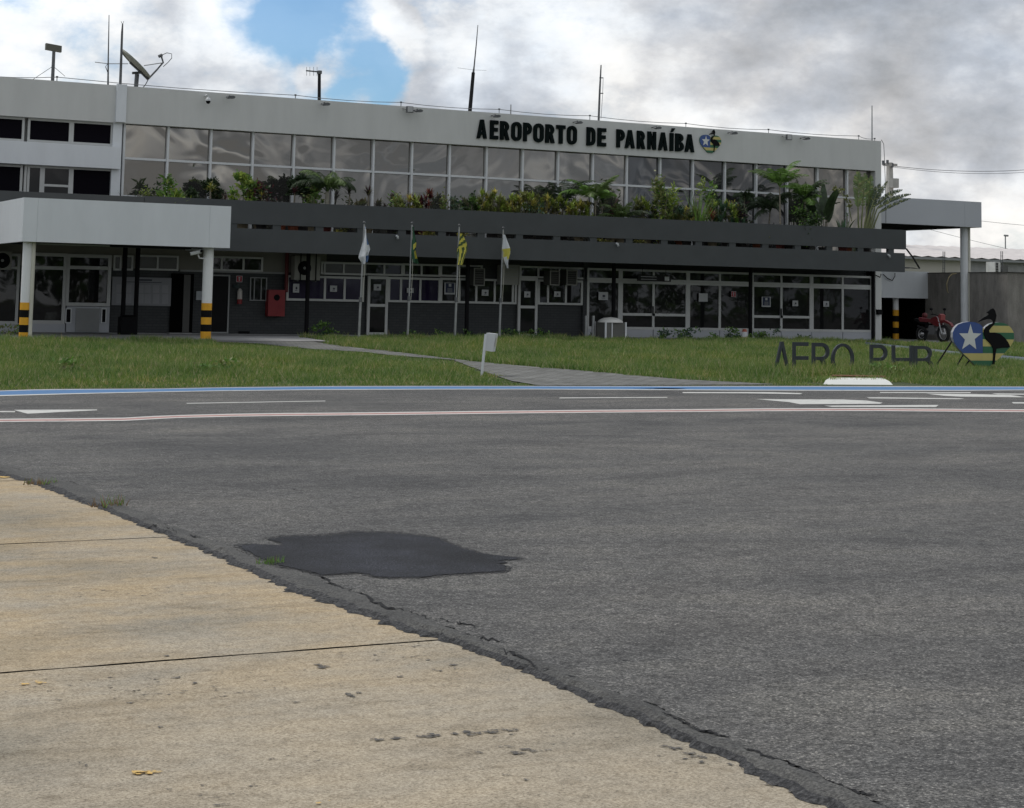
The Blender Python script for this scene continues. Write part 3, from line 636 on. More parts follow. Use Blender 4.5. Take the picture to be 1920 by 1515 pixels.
# tall lobby glazing
F = [1100.5, 1163.5, 1225.5, 1290, 1350, 1410, 1465.5, 1522, 1580.5, 1636]
FX = [at(q, 580, YW).x for q in F]
zh, ztr, zrail, zbase = at(1200, 505, YW).z, at(1200, 527, YW).z, at(1220, 590, YW).z, at(1200, 618, YW).z
groups = [(0, 1, False), (1, 3, True), (3, 5, False), (5, 7, True), (7, 9, False)]
for a, c, isdoor in groups:
    window(FX[a], FX[c], ztr, zh, FX[a+1:c], (), Y=YW, pane=G_LOW, fw=.075, name='transom_window')
    w = window(FX[a], FX[c], zbase, ztr-.003, FX[a+1:c], (zrail,) if isdoor else (), Y=YW, pane=G_LOW, fw=.09, name='glass_door' if isdoor else 'window')
    for i in range(a, c):
        bp_ = M_(); bp_.box(FX[i]+.015, FX[i+1]-.015, YW+.012, 55.1, GZ1+.06, zbase-.003); bp_.build('base_panel', PANEL, w)
    if isdoor:
        h = M_(); xm = FX[a+1]; h.box(xm-.05, xm-.02, YW-.05, YW, zrail-.02, zrail+.3); h.box(xm-.04, xm+.04, YW-.03, YW, zrail-.04, zrail+.04); h.build('handle', BLACK, w)
b = M_(); b.box(at(1093, 580, YW).x, FX[0]-.01, YW, 55.25, GZ1, 3.42); b.build('brick_pier', BRICK, term)
b = M_(); b.box(FX[-1]+.01, xa, YW-.02, 55.25, GZ1, 3.42); b.build('black_jamb', BLACKM, term)
b = M_(); b.tube([(at(537.5, 500, 54.8).x, 54.8, 3.4), (at(537, 545, 54.8).x, 54.8, at(537, 548, 54.8).z)], .06, 8); b.build('red_pipe', REDD, term)
b = M_(); b.box(XL, XR+.4, 54.9, 55.2, GZ1-.2, GZ1+.05); b.build('plinth', GREYC, term)

# ---- white entrance canopy on the left
can = thing('entrance_canopy', (14, 50, GZ1), 'boxy white canopy with plain fascia over the left entrance, on striped posts', 'canopy')
cx0, cx1 = at(43, 415, YC).x, at(432.5, 424, YC).x; cz0, cz1 = at(240, 459, YC).z, at(240, 378.5, YC).z
def fascia(mb, x0, x1):
    mb.box(x0, x1, YC, YC+.12, cz0, cz1)
b = M_()
xs_ = [cx0, at(70, 415, YC).x, at(393, 424, YC).x, cx1]
for xa_, xb_ in zip(xs_, xs_[1:]): b.box(xa_+.002, xb_-.002, YC, YC+.1, cz0, cz1)
b.box(cx0, cx0+.1, YC+.1, 52.15, cz0, cz1); b.box(cx1-.1, cx1, YC+.1, YB-.01, cz0, cz1); b.build('fascia', CLAD, can)
b = M_(); b.box(cx0+.1, cx1-.1, YC+.1, YB-.01, cz1-.18, cz1-.08); b.build('canopy_roof', CONC, can)
b = M_(); b.box(cx0+.1, cx1-.1, YC+.1, YB-.01, cz0+.12, cz0+.2); b.build('soffit', SOFFIT, can)
for y in (49.4, 50.6, 51.6):
    b = M_(); b.box(cx0+.1, cx1-.1, y, y+.08, cz0+.02, cz0+.12); b.build('soffit_beam', BLACKM, can)
b = M_(); b.tube([(at(60, 466, 49.2).x, 49.2, cz0-.02), (at(205, 470, 49.2).x, 49.2, cz0-.02)], .035); b.build('conduit', ALUD, can)
def striped_post(x, y, r, zg, ztop, par, n=5, h0=.12, hs=.165, pipe=None):
    b = M_(); z1 = zg + h0 + n*hs
    b.tube([(x, y, z1), (x, y, ztop)], r, 14); po = b.build('post', M('post_white', (.74, .75, .75), .5, .05, 2), par, smooth=False)
    for k in range(n):
        s_ = M_(); s_.tube([(x, y, zg+h0+k*hs), (x, y, zg+h0+(k+1)*hs)], r+.003, 14); s_.build('stripe', YEL if k % 2 == 0 else BLACK, po)
    f_ = M_(); f_.tube([(x, y, zg-.1), (x, y, zg+h0)], r, 14); f_.build('post_foot', GREYC if n > 3 else BLACK, po)
    if pipe:
        q = M_(); q.tube([(x+pipe, y-r*.75, zg-.1), (x+pipe, y-r*.75, ztop)], .055, 8); q.build('drain_pipe', PIPE, po)
pY = 48.9
striped_post(at(48, 560, pY).x, pY, .135, at(41, 637, pY).z, cz0+.1, can, 5, .0, .195, .13)
striped_post(at(388, 560, pY).x, pY, .142, at(384, 648, pY).z, cz0+.1, can, 5, .19, .195)
# ---- high canopy on the right
rc = thing('side_canopy', (47, 57, GZ1), 'tall pale grey canopy beyond the right end of the terminal, on one white pole', 'canopy')
rx1 = at(1840.5, 404, 54.9).x; rz0, rz1 = at(1750, 422.5, 54.9).z, at(1750, 374, 54.9).z
b = M_(); xs_ = [XR+.01, at(1809, 404, 54.9).x, rx1]
for xa_, xb_ in zip(xs_, xs_[1:]): b.box(xa_+.003, xb_-.003, 54.9, 55.0, rz0, rz1)
b.box(rx1-.1, rx1, 55.0, 60.2, rz0, rz1); b.box(XR+.01, rx1-.1, 60.1, 60.2, rz0, rz1); b.build('fascia', M('canopy_grey_cladding', (.42, .44, .47), .5, .03, .6), rc)
b = M_(); b.box(XR+.01, rx1-.1, 55.0, 60.1, rz1-.2, rz1-.1); b.build('canopy_roof', CONC, rc)
b = M_(); b.box(XR+.01, rx1-.1, 55.0, 60.1, rz0+.03, rz0+.08)
for k in range(5): b.box(XR+.01, rx1-.1, 55.6+k*.9, 55.68+k*.9, rz0-.0, rz0+.03)
b.build('soffit', SOFFIT, rc)
x = at(1808, 520, 55.4).x
b = M_(); b.tube([(x, 55.4, GZ1-.2), (x, 55.4, rz0+.03)], .15, 16); b.build('pole', M('pole_grey_white', (.6, .62, .63), .5, .05), rc)
b = M_(); b.tube([(x+.17, 55.3, GZ1-.2), (x+.17, 55.3, rz0+.03)], .05, 8); b.build('drain_pipe', PIPE, rc)
# ---- side passage: white box panel, dark opening, striped column
sp = thing('side_porch', (47, 58, GZ1), 'low white box porch between the terminal corner and the rough grey wall', 'porch')
qz0, qz1 = at(1700, 559, 57.7).z, at(1700, 508.5, 57.7).z; qx1 = at(1741.5, 535, 57.7).x
b = M_(); b.box(XR+.01, qx1, 57.7, 57.8, qz0, qz1); b.box(qx1-.1, qx1, 57.8, 61, qz0, qz1); b.build('fascia', CLAD, sp)
b = M_(); b.box(XR+.01, qx1-.1, 57.8, 62, qz1-.25, qz1-.15); b.build('porch_roof', SOFFIT, sp)
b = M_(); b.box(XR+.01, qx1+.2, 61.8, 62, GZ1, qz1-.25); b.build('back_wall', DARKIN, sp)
b = M_(); b.box(qx1-.14, qx1-.102, 57.81, 61.8, GZ1, qz1-.25); b.build('shade_lining', DARKIN, sp)  # near-black sheet added so the passage reads as deep shade
b = M_(); pbox(b, 1706, 560, 1711, 648, 60, .2); b.build('door_jamb', M('jamb_grey', (.16, .15, .14), .8), sp)
b = M_(); pbox(b, 1655, 600, 1668, 602, 60.5, .3); pbox(b, 1661, 602, 1664, 640, 60.5, .04); b.build('shelf', ALUD, sp)
striped_post(at(1679.5, 600, 58.1).x, 58.1, .12, GZ1+.02, qz1-.2, sp, 5, .0, .235)
# ------------------------------------------------------------------ sign lettering and emblem on the parapet
def arc(cx, cy, rx, ry, a0, a1, n=10): return [(cx+rx*math.cos(R(a0+(a1-a0)*k/n)), cy+ry*math.sin(R(a0+(a1-a0)*k/n))) for k in range(n+1)]
def glyph(ch, t=.23):
    w = .52
    if ch == 'A': return w+.06, [[(0,0),(.19,1),(.39,1),(.58,0),(.4,0),(.36,.2),(.22,.2),(.18,0)], [(.245,.36),(.335,.36),(.29,.70)]]
    if ch == 'E': return .46, [[(0,0),(0,1),(.46,1),(.46,.8),(.2,.8),(.2,.61),(.43,.61),(.43,.41),(.2,.41),(.2,.2),(.46,.2),(.46,0)]]
    if ch == 'T': return .5, [[(.15,0),(.15,.8),(0,.8),(0,1),(.5,1),(.5,.8),(.35,.8),(.35,0)]]
    if ch == 'O':
        return .58, [arc(.29,.27,.29,.28,180,360,10)+arc(.29,.73,.29,.28,0,180,10), arc(.29,.30,.095,.13,180,360,8)+arc(.29,.70,.095,.13,0,180,8)]
    if ch == 'D': return .52, [[(0,0),(0,1),(.2,1)]+arc(.22,.7,.3,.3,90,0,8)+arc(.22,.3,.3,.3,0,-90,8), [(.2,.19),(.2,.81)]+arc(.22,.7,.11,.11,90,0,5)+arc(.22,.3,.11,.11,0,-90,5)]
    if ch == 'P': return .5, [[(0,0),(0,1),(.2,1)]+arc(.2,.68,.3,.32,90,-90,12)+[(.2,.36),(.2,0)], [(.2,.55),(.2,.82)]+arc(.2,.685,.11,.135,90,-90,8)]
    if ch == 'R': return .54, [[(0,0),(0,1),(.2,1)]+arc(.2,.71,.3,.29,90,-50,10)+[(.54,0),(.33,0),(.22,.39),(.2,.39),(.2,0)], [(.2,.57),(.2,.83)]+arc(.2,.70,.11,.13,90,-90,8)]
    if ch == 'B': return .52, [[(0,0),(0,1),(.2,1)]+arc(.2,.755,.28,.245,90,-62,8)+arc(.2,.28,.32,.28,62,-90,10), [(.2,.18),(.2,.42)]+arc(.22,.30,.1,.12,90,-90,6), [(.2,.6),(.2,.83)]+arc(.2,.715,.09,.115,90,-90,6)]
    if ch == 'N': return .53, [[(0,0),(0,1),(.2,1),(.35,.47),(.35,1),(.53,1),(.53,0),(.34,0),(.18,.55),(.18,0)]]
    if ch == 'I': return .2, [[(0,0),(0,1),(.2,1),(.2,0)]]
    if ch == 'H': return .6, [[(0,0),(0,1),(.13,1),(.13,.5),(.47,.5),(.47,1),(.6,1),(.6,0),(.47,0),(.47,.38),(.13,.38),(.13,0)]]
def zx(x): return 800+x/3.2
sign = thing('parapet_sign', (at(1100, 255, 54.7).x, 54.7, 7.2), 'black raised capital letters along the terminal parapet', 'sign')
LT = [('A',303,362),('E',382,430),('R',443,498),('O',510,570),('P',582,632),('O',643,703),('R',715,770),('T',780,833),('O',845,902),('D',963,1013),('E',1028,1078),('P',1142,1190),('A',1193,1250),('R',1265,1313),('N',1328,1378),('A',1393,1447),('I',1462,1482),('B',1495,1545),('A',1552,1607)]
lz0 = sum(at(x, y, 54.63).z for x, y in ((900, 259.5), (1298, 285.2)))/2; lz1 = sum(at(x, y, 54.63).z for x, y in ((902, 223.8), (1297, 252)))/2
for ch, a, c in LT:
    X0 = at(zx(a), 258, 54.63).x; X1 = at(zx(c), 258, 54.63).x; wg, loops = glyph(ch); s = (X1-X0)/wg
    loops = [[(p[0]*s, p[1]*(lz1-lz0)) for p in lp] for lp in loops]
    mb = MB(); mb.prism(loops, (X0, 54.62, lz0), (1, 0, 0), (0, 0, 1), (0, 1, 0), .078)
    if ch == 'I': mb.prism([[(.05*s, 1.06*(lz1-lz0)), (.13*s, 1.27*(lz1-lz0)), (.3*s, 1.27*(lz1-lz0)), (.16*s, 1.06*(lz1-lz0))]], (X0, 54.62, lz0), (1, 0, 0), (0, 0, 1), (0, 1, 0), .078)
    mb.build('letter', LETTER, sign)

# emblem shared by the parapet and the lawn: heart with star, stripes and wading bird
def clip(poly, f):
    out = []
    for a, b_ in zip(poly, poly[1:]+poly[:1]):
        fa, fb = f(a), f(b_)
        if fa >= 0: out.append(a)
        if (fa >= 0) != (fb >= 0):
            t = fa/(fa-fb); out.append((a[0]+(b_[0]-a[0])*t, a[1]+(b_[1]-a[1])*t))
    return out
HZ = lambda pts: [((x-935)/850., (900-y)/850.) for x, y in pts]   # photo close-up units -> heart units (width 1)
heart = HZ([(1240,925),(1170,850),(1080,765),(1000,680),(955,610),(935,540),(937,470),(965,410),(1010,362),(1080,335),(1160,322),(1240,328),(1300,350),(1340,385),(1365,420),(1395,385),(1440,350),(1500,330),(1580,325),(1640,335),(1700,360),(1745,405),(1775,460),(1783,530),(1765,600),(1720,670),(1650,745),(1580,815),(1500,885),(1440,935)])
bird = HZ([(1270,328),(1300,300),(1345,265),(1400,235),(1425,212),(1415,200),(1388,190),(1425,170),(1450,142),(1485,130),(1510,160),(1530,230),(1520,275),(1510,310),(1500,352),(1455,398),(1425,438),(1432,470),(1500,466),(1580,485),(1645,540),(1690,600),(1717,660),(1690,675),(1600,678),(1525,692),(1510,780),(1497,910),(1470,910),(1482,790),(1482,690),(1440,620),(1385,565),(1356,500),(1352,440),(1382,390),(1440,360),(1478,335),(1482,308),(1455,286),(1400,282),(1335,302)])
starp = HZ([(1175,355),(1208,478),(1322,484),(1230,560),(1250,700),(1160,628),(1058,700),(1098,570),(1018,484),(1140,482)])
yy = lambda y: (900-y)/850.
xx = lambda x: (x-935)/850.
EB, EG, EY, EW = M('emblem_blue', (.04, .085, .26), .45, .06), M('emblem_green', (.03, .135, .065), .5, .06), M('emblem_cream', (.52, .45, .16), .5, .06), M('emblem_white', (.62, .64, .62), .5, .04)
def emblem(root, o, u, w, n, s, sw, d, edge):
    """plates stacked toward the viewer (n points to the viewer)"""
    o, u, w, n = Vector(o), Vector(u), Vector(w), Vector(n)
    pr = lambda name, poly, mt, lv, th=.006: MB().prism([[(p[0]*s, p[1]*sw) for p in poly]], o + n*lv, u, w, n, th).build(name, mt, root)
    pr('heart_board', heart, edge, -d, d)
    L = clip(clip(heart, lambda p: xx(1343)-p[0]), lambda p: p[1]-yy(755)); pr('blue_field', L, EB, .001)
    Rr = clip(heart, lambda p: p[0]-xx(1343)-.003)
    for y0, y1, mt in ((320, 372, EG), (372, 468, EY), (468, 562, EG), (562, 662, EY), (662, 754, EG)):
        q = clip(clip(Rr, lambda p: yy(y0)-p[1]), lambda p: p[1]-yy(y1)-.002)
        if len(q) > 2: pr('stripe', q, mt, .001)
    for y0, y1, mt in ((757, 857, EY), (857, 940, EG)):
        q = clip(clip(heart, lambda p: yy(y0)-p[1]), lambda p: p[1]-yy(y1)-.002); pr('stripe', q, mt, .001)
    pr('star', starp, EW, .009); pr('bird', bird, BLACK, .010, .02)
p0 = at(1313, 289.5, 54.62); wid = at(1353.5, 270, 54.62).x - p0.x
em = thing('parapet_emblem', p0, 'small heart emblem with star, stripes and black bird at the end of the parapet lettering', 'emblem')
emblem(em, (p0.x, 54.66, at(1333, 284.5, 54.62).z), (1, 0, 0), (0, 0, 1), (0, -1, 0), wid, (at(1333, 256, 54.62).z-at(1333, 288.5, 54.62).z)/.70, .035, EG)
# ---- lawn sign: standing letters and heart
YS = 36.0
def facing(x, y):
    v = Vector((x, y, 0)).normalized(); return Vector((v.y, -v.x, 0)), v
LS = [('A', 45, 165, 'A'), ('E', 190, 305, 'E'), ('R', 335, 465, 'R'), ('O', 480, 648, 'O'), ('P', 770, 900, 'P'), ('H', 935, 1090, 'H'), ('B', 1100, 1242, 'B')]
def thin(ch):
    t = .12
    return {'A': (.66, [[(0,0),(.28,1),(.40,1),(.68,0),(.57,0),(.34,.82),(.11,0)]]),
     'E': (.6, [[(0,0),(0,1),(.6,1),(.6,.88),(.105,.88),(.105,.56),(.6,.56),(.6,.44),(.105,.44),(.105,.12),(.6,.12),(.6,0)]]),
     'R': (.66, [[(0,0),(0,1),(.36,1)]+arc(.36,.72,.29,.28,90,-70,12)+[(.68,0),(.53,0),(.32,.44),(.105,.44),(.105,0)], [(.105,.55),(.105,.88)]+arc(.36,.715,.165,.165,90,-90,10)]),
     'O': (.84, [arc(.42,.5,.42,.5,0,360,28)[:-1], arc(.42,.5,.315,.405,0,360,24)[:-1]]),
     'P': (.66, [[(0,0),(0,1),(.36,1)]+arc(.36,.72,.29,.28,90,-90,14)+[(.105,.44),(.105,0)], [(.105,.55),(.105,.88)]+arc(.36,.715,.165,.165,90,-90,10)]),
     'H': (.76, [[(0,0),(0,1),(.105,1),(.105,.56),(.655,.56),(.655,1),(.76,1),(.76,0),(.655,0),(.655,.44),(.105,.44),(.105,0)]]),
     'B': (.68, [[(0,0),(0,1),(.36,1)]+arc(.36,.745,.27,.255,90,-40,8)+arc(.38,.27,.3,.27,50,-90,10), [(.105,.56),(.105,.89)]+arc(.36,.725,.15,.165,90,-90,8), [(.105,.11),(.105,.45)]+arc(.38,.28,.165,.17,90,-90,8)])}[ch]
zbot = zt(YS)
for ch, a, c, nm in LS:
    pa, pc = 1440+a/4., 1440+c/4.; ytop = 640.5 + (1440+(a+c)/8. - 1468)*.031
    A, B = at(pa, 660, YS), at(pc, 660, YS); top = at((pa+pc)/2, ytop, YS).z
    # the letters turn their faces toward the road junction, square to the apron camera side
    wg, loops = thin(ch); s = (B.x-A.x)/wg; hgt = top - zbot
    mb = MB(); mb.prism([[(p[0]*s, p[1]*hgt) for p in lp] for lp in loops], (A.x, YS, zbot), (1, 0, 0), (0, 0, 1), (0, 1, 0), .05)
    o = mb.build('standing_letter', GLETTER)
    LB = {'A': 'dark grey standing letter A at the far left of the lawn lettering', 'E': 'dark grey standing letter E on the lawn, between A and R', 'R': 'dark grey standing letter R on the lawn, between E and O', 'O': 'round dark grey standing letter O on the lawn, before the gap',
          'P': 'dark grey standing letter P on the lawn, just after the gap', 'H': 'dark grey standing letter H on the lawn, between P and B', 'B': 'dark grey standing letter B on the lawn, beside the heart struts'}
    tag(o, LB[ch], 'letter', 'letters standing in the grass')
YH = 37.2
hp = at(1660+935/7.385, 560+900/7.385, YH); hs = at(1660+1785/7.385, 640, YH).x - hp.x
ls = thing('heart_sign', (hp.x+hs/2, YH, zt(YH)), 'large heart board with white star, stripes and black wading bird, standing on the lawn', 'sign')
hu = Vector((1, 0, 0))
emblem(ls, (hp.x, YH, hp.z), hu, (0, 0, 1), (0, -1, 0), hs, (at(1850, 560+325/7.385, YH).z-at(1850, 560+900/7.385, YH).z)/.676, .08, M('board_edge', (.3, .31, .33), .6))
Z7 = lambda x, y: (1660+x/7.385, 560+y/7.385)
for (xa_, ya_), (xb_, yb_), dy in (((930,575),(690,915),-.12), ((1085,765),(970,930),-.12), ((1165,850),(1085,935),-.1)):
    A = at(*Z7(xa_, ya_), YH+.1); B = at(*Z7(xb_, yb_), YH+dy); B.z -= .06
    MB().tube([A, B], .022, 6).build('strut', BLACK, ls)
MB().tube([at(*Z7(1090,770), YH+.12), at(*Z7(1230,900), YH+.12)], .016, 6).build('strut', BLACK, ls)

# ------------------------------------------------------------------ lawn objects
pY = 35.4
sb = thing('utility_post', land(901, 708), 'white post with a white meter box leaning in the grass by the path', 'utility post')
MB().tube([at(902.5, 711, pY), at(911, 626.5, pY)], .034, 4).build('post', M('post_paint', (.6, .62, .63), .5, .06, 3), sb)
q = lambda x, y: at(880+x/13.77, 610+y/13.77, pY)
bx = MB(); A, B, C_, D = q(440, 195), q(678, 220), q(600, 680), q(410, 655)
bk = Vector((.16, .19, 0))
f_ = [A, B, C_, D]; bb = [p+bk for p in f_]
bx.quad(*f_); bx.quad(*bb)
for i in range(4): bx.quad(f_[i], f_[(i+1) % 4], bb[(i+1) % 4], bb[i])
bo = bx.build('meter_box', M('box_paint', (.56, .58, .59), .5, .04, 3), sb)
lp = [B.lerp(C_, .22)+bk*.25+Vector((.012,0,0)), B.lerp(C_, .22)+bk*.85+Vector((.012,0,0)), B.lerp(C_, .72)+bk*.85+Vector((.012,0,0)), B.lerp(C_, .72)+bk*.25+Vector((.012,0,0))]
MB().quad(*lp).build('label_plate', M('cream_plate', (.5, .5, .4), .6), bo)
sl_ = MB(); P = [land(1541, 717), land(1552, 711.5), land(1650, 712), land(1676, 721)]
zt_ = .16
ring0 = [(p.x, p.y, -.02) for p in (land(1542, 721.5), land(1676, 722), land(1664, 713.5), land(1552, 713.5))]
ring1 = [(p.x, p.y, z) for p, z in ((land(1548, 719), .085), (land(1668, 719.8), .065), (land(1655, 713.6), .10), (land(1556, 713.6), .105))]
sl_.quad(*ring1)
for i in range(4): sl_.quad(ring0[i], ring0[(i+1) % 4], ring1[(i+1) % 4], ring1[i])
slab = thing('kerb_block', land(1608, 722), 'low whitewashed concrete block at the road edge, with a plank lying behind its top', 'concrete block')
so = sl_.build('block', paint('whitewash', (.66, .67, .64), 0, 1, .3), slab)
pk = MB(); a_, c_ = land(1560, 712.5), land(1660, 713.2); pk.tube([(a_.x, a_.y, .14), ((a_.x+c_.x)/2, (a_.y+c_.y)/2, .135), (c_.x, c_.y, .12)], .025, 4); pk.build('plank', WOOD, slab)
bn = thing('litter_bin', (at(1155, 630, 52.6).x, 52.6, GZ1), 'grey litter bin with white domed lid in front of the lobby glass', 'litter bin')
x0, x1, z0, z1 = pxr(1135, 605, 1175, 636, 52.6); xm = (x0+x1)/2; yw = (x1-x0)*.9
b = MB(); b.box(x0+.03, x1-.03, 52.63, 52.6+yw-.03, GZ1, z1); b.build('bin_body', M('bin_grey', (.11, .11, .1), .7, .1), bn)
b = MB()
for xx_ in (x0, x1-.05):
    for y_ in (52.6, 52.6+yw-.05): b.box(xx_, xx_+.05, y_, y_+.05, GZ1, z1+.02)
b.box(xm-.16, xm-.13, 52.6, 52.63, GZ1, z1); b.build('bin_frame', ALU, bn)
b = MB(); hh = (x1-x0)*.52; b.lathe((xm, 52.6+yw/2, z1), [(hh, 0), (hh, .03), (hh*.85, .09), (hh*.55, .15), (.02, .18)], 16); b.build('bin_lid', M('bin_lid_white', (.6, .6, .57), .5, .04), bn, smooth=True)
for k, (px_, lb) in enumerate(((1098.5, 'short pale steel bollard against the brick pier left of the lobby glass'), (1112, 'short pale steel bollard in front of the lobby glass, left of the litter bin'))):
    p = at(px_, 634, 53.2); b = MB(); b.tube([(p.x, 53.2, GZ1), (p.x, 53.2, at(px_, 592, 53.2).z)], .05, 10); tag(b.build('bollard', STEEL), lb, 'bollard', 'steel bollards')
p = at(1396, 636, 52.4); cn = thing('traffic_cone', (p.x, 52.4, GZ1), 'orange and white traffic cone by the slim black post', 'traffic cone')
zz = at(1396, 617, 52.4).z - GZ1
b = MB(); b.lathe((p.x, 52.4, GZ1), [(.2, 0), (.2, .04), (.15, .05), (.12, zz*.35)], 12); b.build('cone_base', M('cone_orange', (.42, .12, .05), .6), cn)
b = MB(); b.lathe((p.x, 52.4, GZ1), [(.12, zz*.35), (.09, zz*.78)], 12); b.build('white_band', PAPER, cn)
b = MB(); b.lathe((p.x, 52.4, GZ1), [(.09, zz*.78), (.06, zz), (.01, zz*1.01)], 12); b.build('cone_tip', M('cone_orange2', (.3, .08, .05), .6), cn)

# flags
def flagpole(pt, pb, Y, lab, r=.032):
    A, B = at(*pb, Y), at(*pt, Y); t = thing('flagpole', (A.x, Y, zt(Y)), lab, 'flagpole', 'flagpoles in front of the terminal')
    MB().tube([(A.x, Y, zt(Y)-.05), A.lerp(B, .35)], r*1.25, 8).build('lower_tube', STEEL, t); MB().tube([A.lerp(B, .35), B], r*.8, 8).build('upper_tube', STEEL, t)
    c = A.lerp(B, .35); MB().tube([c-Vector((0,0,.08)), c+Vector((0,0,.06))], r*1.8, 8).build('collar', DSTEEL, t)
    MB().lathe(B, [(.0, -.02), (.045, .02), (.045, .06), (.0, .09)], 8).build('finial', DSTEEL, t, smooth=True)
    MB().tube([A.lerp(B, .33)+Vector((.05,-.03,0)), A.lerp(B, .6)+Vector((.07,-.03,0)), B-Vector((0,.03,.05))], .006, 3).build('halyard', PIPE, t)
    return t
def flag(left, right, Y, colour, mats, lab, folds=2.5, amp=.10, nu=14, nv=26):
    """hanging cloth: left and right edges measured from top to foot"""
    mb = MB(); Lp = [at(x, y, Y-.05) for x, y in left]; Rp = [at(x, y, Y-.05) for x, y in right]
    def ev(P, t):
        k = min(int(t*(len(P)-1)), len(P)-2); return P[k].lerp(P[k+1], t*(len(P)-1)-k)
    G = [[None]*(nu+1) for _ in range(nv+1)]
    for j in range(nv+1):
        v = j/nv; a, c = ev(Lp, v), ev(Rp, v)
        for i in range(nu+1):
            u = i/nu; p = a.lerp(c, u); p.y += amp*(.3+.7*v)*math.sin(u*folds*math.pi + v*2.2) - .05*u; p.x += .012*math.sin(v*9+u*4); G[j][i] = p
    for j in range(nv):
        for i in range(nu): mb.quad(G[j][i], G[j][i+1], G[j+1][i+1], G[j+1][i], m=colour((i+.5)/nu, (j+.5)/nv))
    return tag(mb.build('flag', mats, smooth=True, fixn=False), lab, 'flag', 'flags hanging on the poles')
FW, FB, FGN, FY = M('cloth_white', (.62, .64, .66), .8, .05), M('cloth_blue', (.10, .17, .32), .8), M('cloth_green', (.025, .085, .045), .8), M('cloth_yellow', (.52, .47, .08), .8, .08)
FDG = M('cloth_dark_green', (.05, .085, .03), .8)
flagpole((683, 420), (672.5, 638), 49.9, 'flagpole with a mostly white flag, nearest to the red hose cabinet')
flag([(683,425),(682,440),(679,460),(676,475),(674,483.5),(678,490),(681,496)], [(684.5,425),(688,445),(691,458),(693,467),(690.5,475),(690,484),(686,491)], 49.9, lambda u, v: 1 if (u > .72 and (v < .35 or v > .72)) else 0, [FW, FB], 'white flag with pale blue trim hanging limp on its pole')
flagpole((772.5, 421), (764, 634), 51.2, 'flagpole with a green and yellow flag, standing before the strip window')
flag([(773,425),(773,445),(772,462),(771,474),(772,484),(774,492)], [(775,425),(777.5,440),(779.5,455),(778,468),(781,482),(783,495)], 51.2, lambda u, v: 1 if (.38 < v < .55 and u > .35) or (.62 < v < .85 and u > .45) else 0, [FGN, FY], 'narrow green flag with yellow patches hanging folded on its pole', amp=.06)
flagpole((861, 425), (852.5, 635), 51.2, 'flagpole with a striped yellow and green flag')
def piaui(u, v):
    if v < .46: return 0 if math.sin((v*9.5+u*.9)*math.pi) > -.1 else 1
    return 0 if math.sin((u*5.2+v*1.5)*math.pi) > 0 else 1
flag([(862,438),(861,452),(859,464),(858,475),(857.5,487),(858,496)], [(866,438),(870,448),(873,458),(875.5,466),(872,478),(866,497.5)], 51.2, piaui, [FY, FDG], 'yellow flag with dark green stripes hanging on its pole', amp=.05, folds=1.5)
flagpole((943.5, 430), (936, 634), 51.8, 'flagpole with a white and yellow flag, tallest beside the white meter box')
flag([(943,440),(942.5,455),(942,468),(945,482),(948,494),(951.5,503)], [(946,440),(951,454),(955,466),(956,476),(953,487),(952,503.5)], 51.8, lambda u, v: 1 if (.38 < v < .75 and u < 1 - (v-.38)*.3) and not (v > .6 and u < .35) or (v > .85 and u > .5) else 0, [FW, FY], 'white flag with yellow half hanging twisted on its pole', amp=.06, folds=1.8)

# ------------------------------------------------------------------ fittings on the wall
def notice(x0, y0, x1, y1, lab, Y=54.85, dark=True, mat=PAPER):
    t = MB(); pbox(t, x0, y0, x1, y1, Y, .012); a, c, d, e = pxr(x0, y0, x1, y1, Y)
    r_ = thing('paper_notice', ((a+c)/2, Y, d), lab, 'notice', 'paper notices on the glass')
    t.build('sheet', mat, r_)
    if dark:
        s = MB(); w_, h_ = c-a, e-d; s.prism([arc(0, 0, w_*.16, h_*.16, 0, 360, 10)[:-1]], ((a+c)/2+w_*.05, Y-.004, (d+e)/2), (1,0,0), (0,0,1), (0,1,0), .003); s.box(a+w_*.3, c-w_*.3, Y-.004, Y-.001, d+h_*.2, d+h_*.26); s.build('symbol', INK, r_)
notice(549.5,532,561,548.5,'tall white paper notice on purple glass under the large outdoor AC unit')
notice(619,535.5,632,547,'white paper notice on purple glass, right of the slim post')
notice(701,533,714.5,544.5,'white paper notice on the left glass door')
notice(763,540,775.5,549,'white paper notice on the strip window behind the second flagpole')
notice(903.5,543,916,554.5,'white paper notice on dark glass below the small hanging AC unit')
notice(983,546.5,994.5,557.5,'white paper notice on the right glass door')
notice(1039,546.5,1051,556.5,'white paper notice in the window between right glass door and brick pier')
notice(1122.5,547.5,1140,562.5,'large white paper notice on the lobby glass above the bollards')
notice(1310.5,550,1327,565.5,'blank white paper sheet on the lobby glass', dark=False)
notice(1486,563.5,1496.5,574,'small white paper notice on the right lobby door')
notice(1544,564.5,1554.5,575,'small white paper notice on the fixed lobby pane right of the door')
def poster(x0, y0, x1, y1, lab):
    a, c, d, e = pxr(x0, y0, x1, y1, 54.85); r_ = thing('poster', ((a+c)/2, 54.85, d), lab, 'poster', 'dark posters on the glass')
    MB().box(a, c, 54.85, 54.862, d, e).build('border', PAPER, r_); w_, h_ = c-a, e-d
    MB().box(a+w_*.1, c-w_*.1, 54.846, 54.849, d+h_*.14, e-h_*.04).build('dark_field', NAVY, r_)
    s = MB(); s.box(a+w_*.38, c-w_*.38, 54.842, 54.845, e-h_*.34, e-h_*.1); s.build('white_square', PAPER, r_)
    s = MB()
    for k in range(4): s.box(a+w_*.27, c-w_*.27, 54.842, 54.845, d+h_*(.2+.09*k), d+h_*(.24+.09*k))
    s.build('text_lines', ALUD, r_)
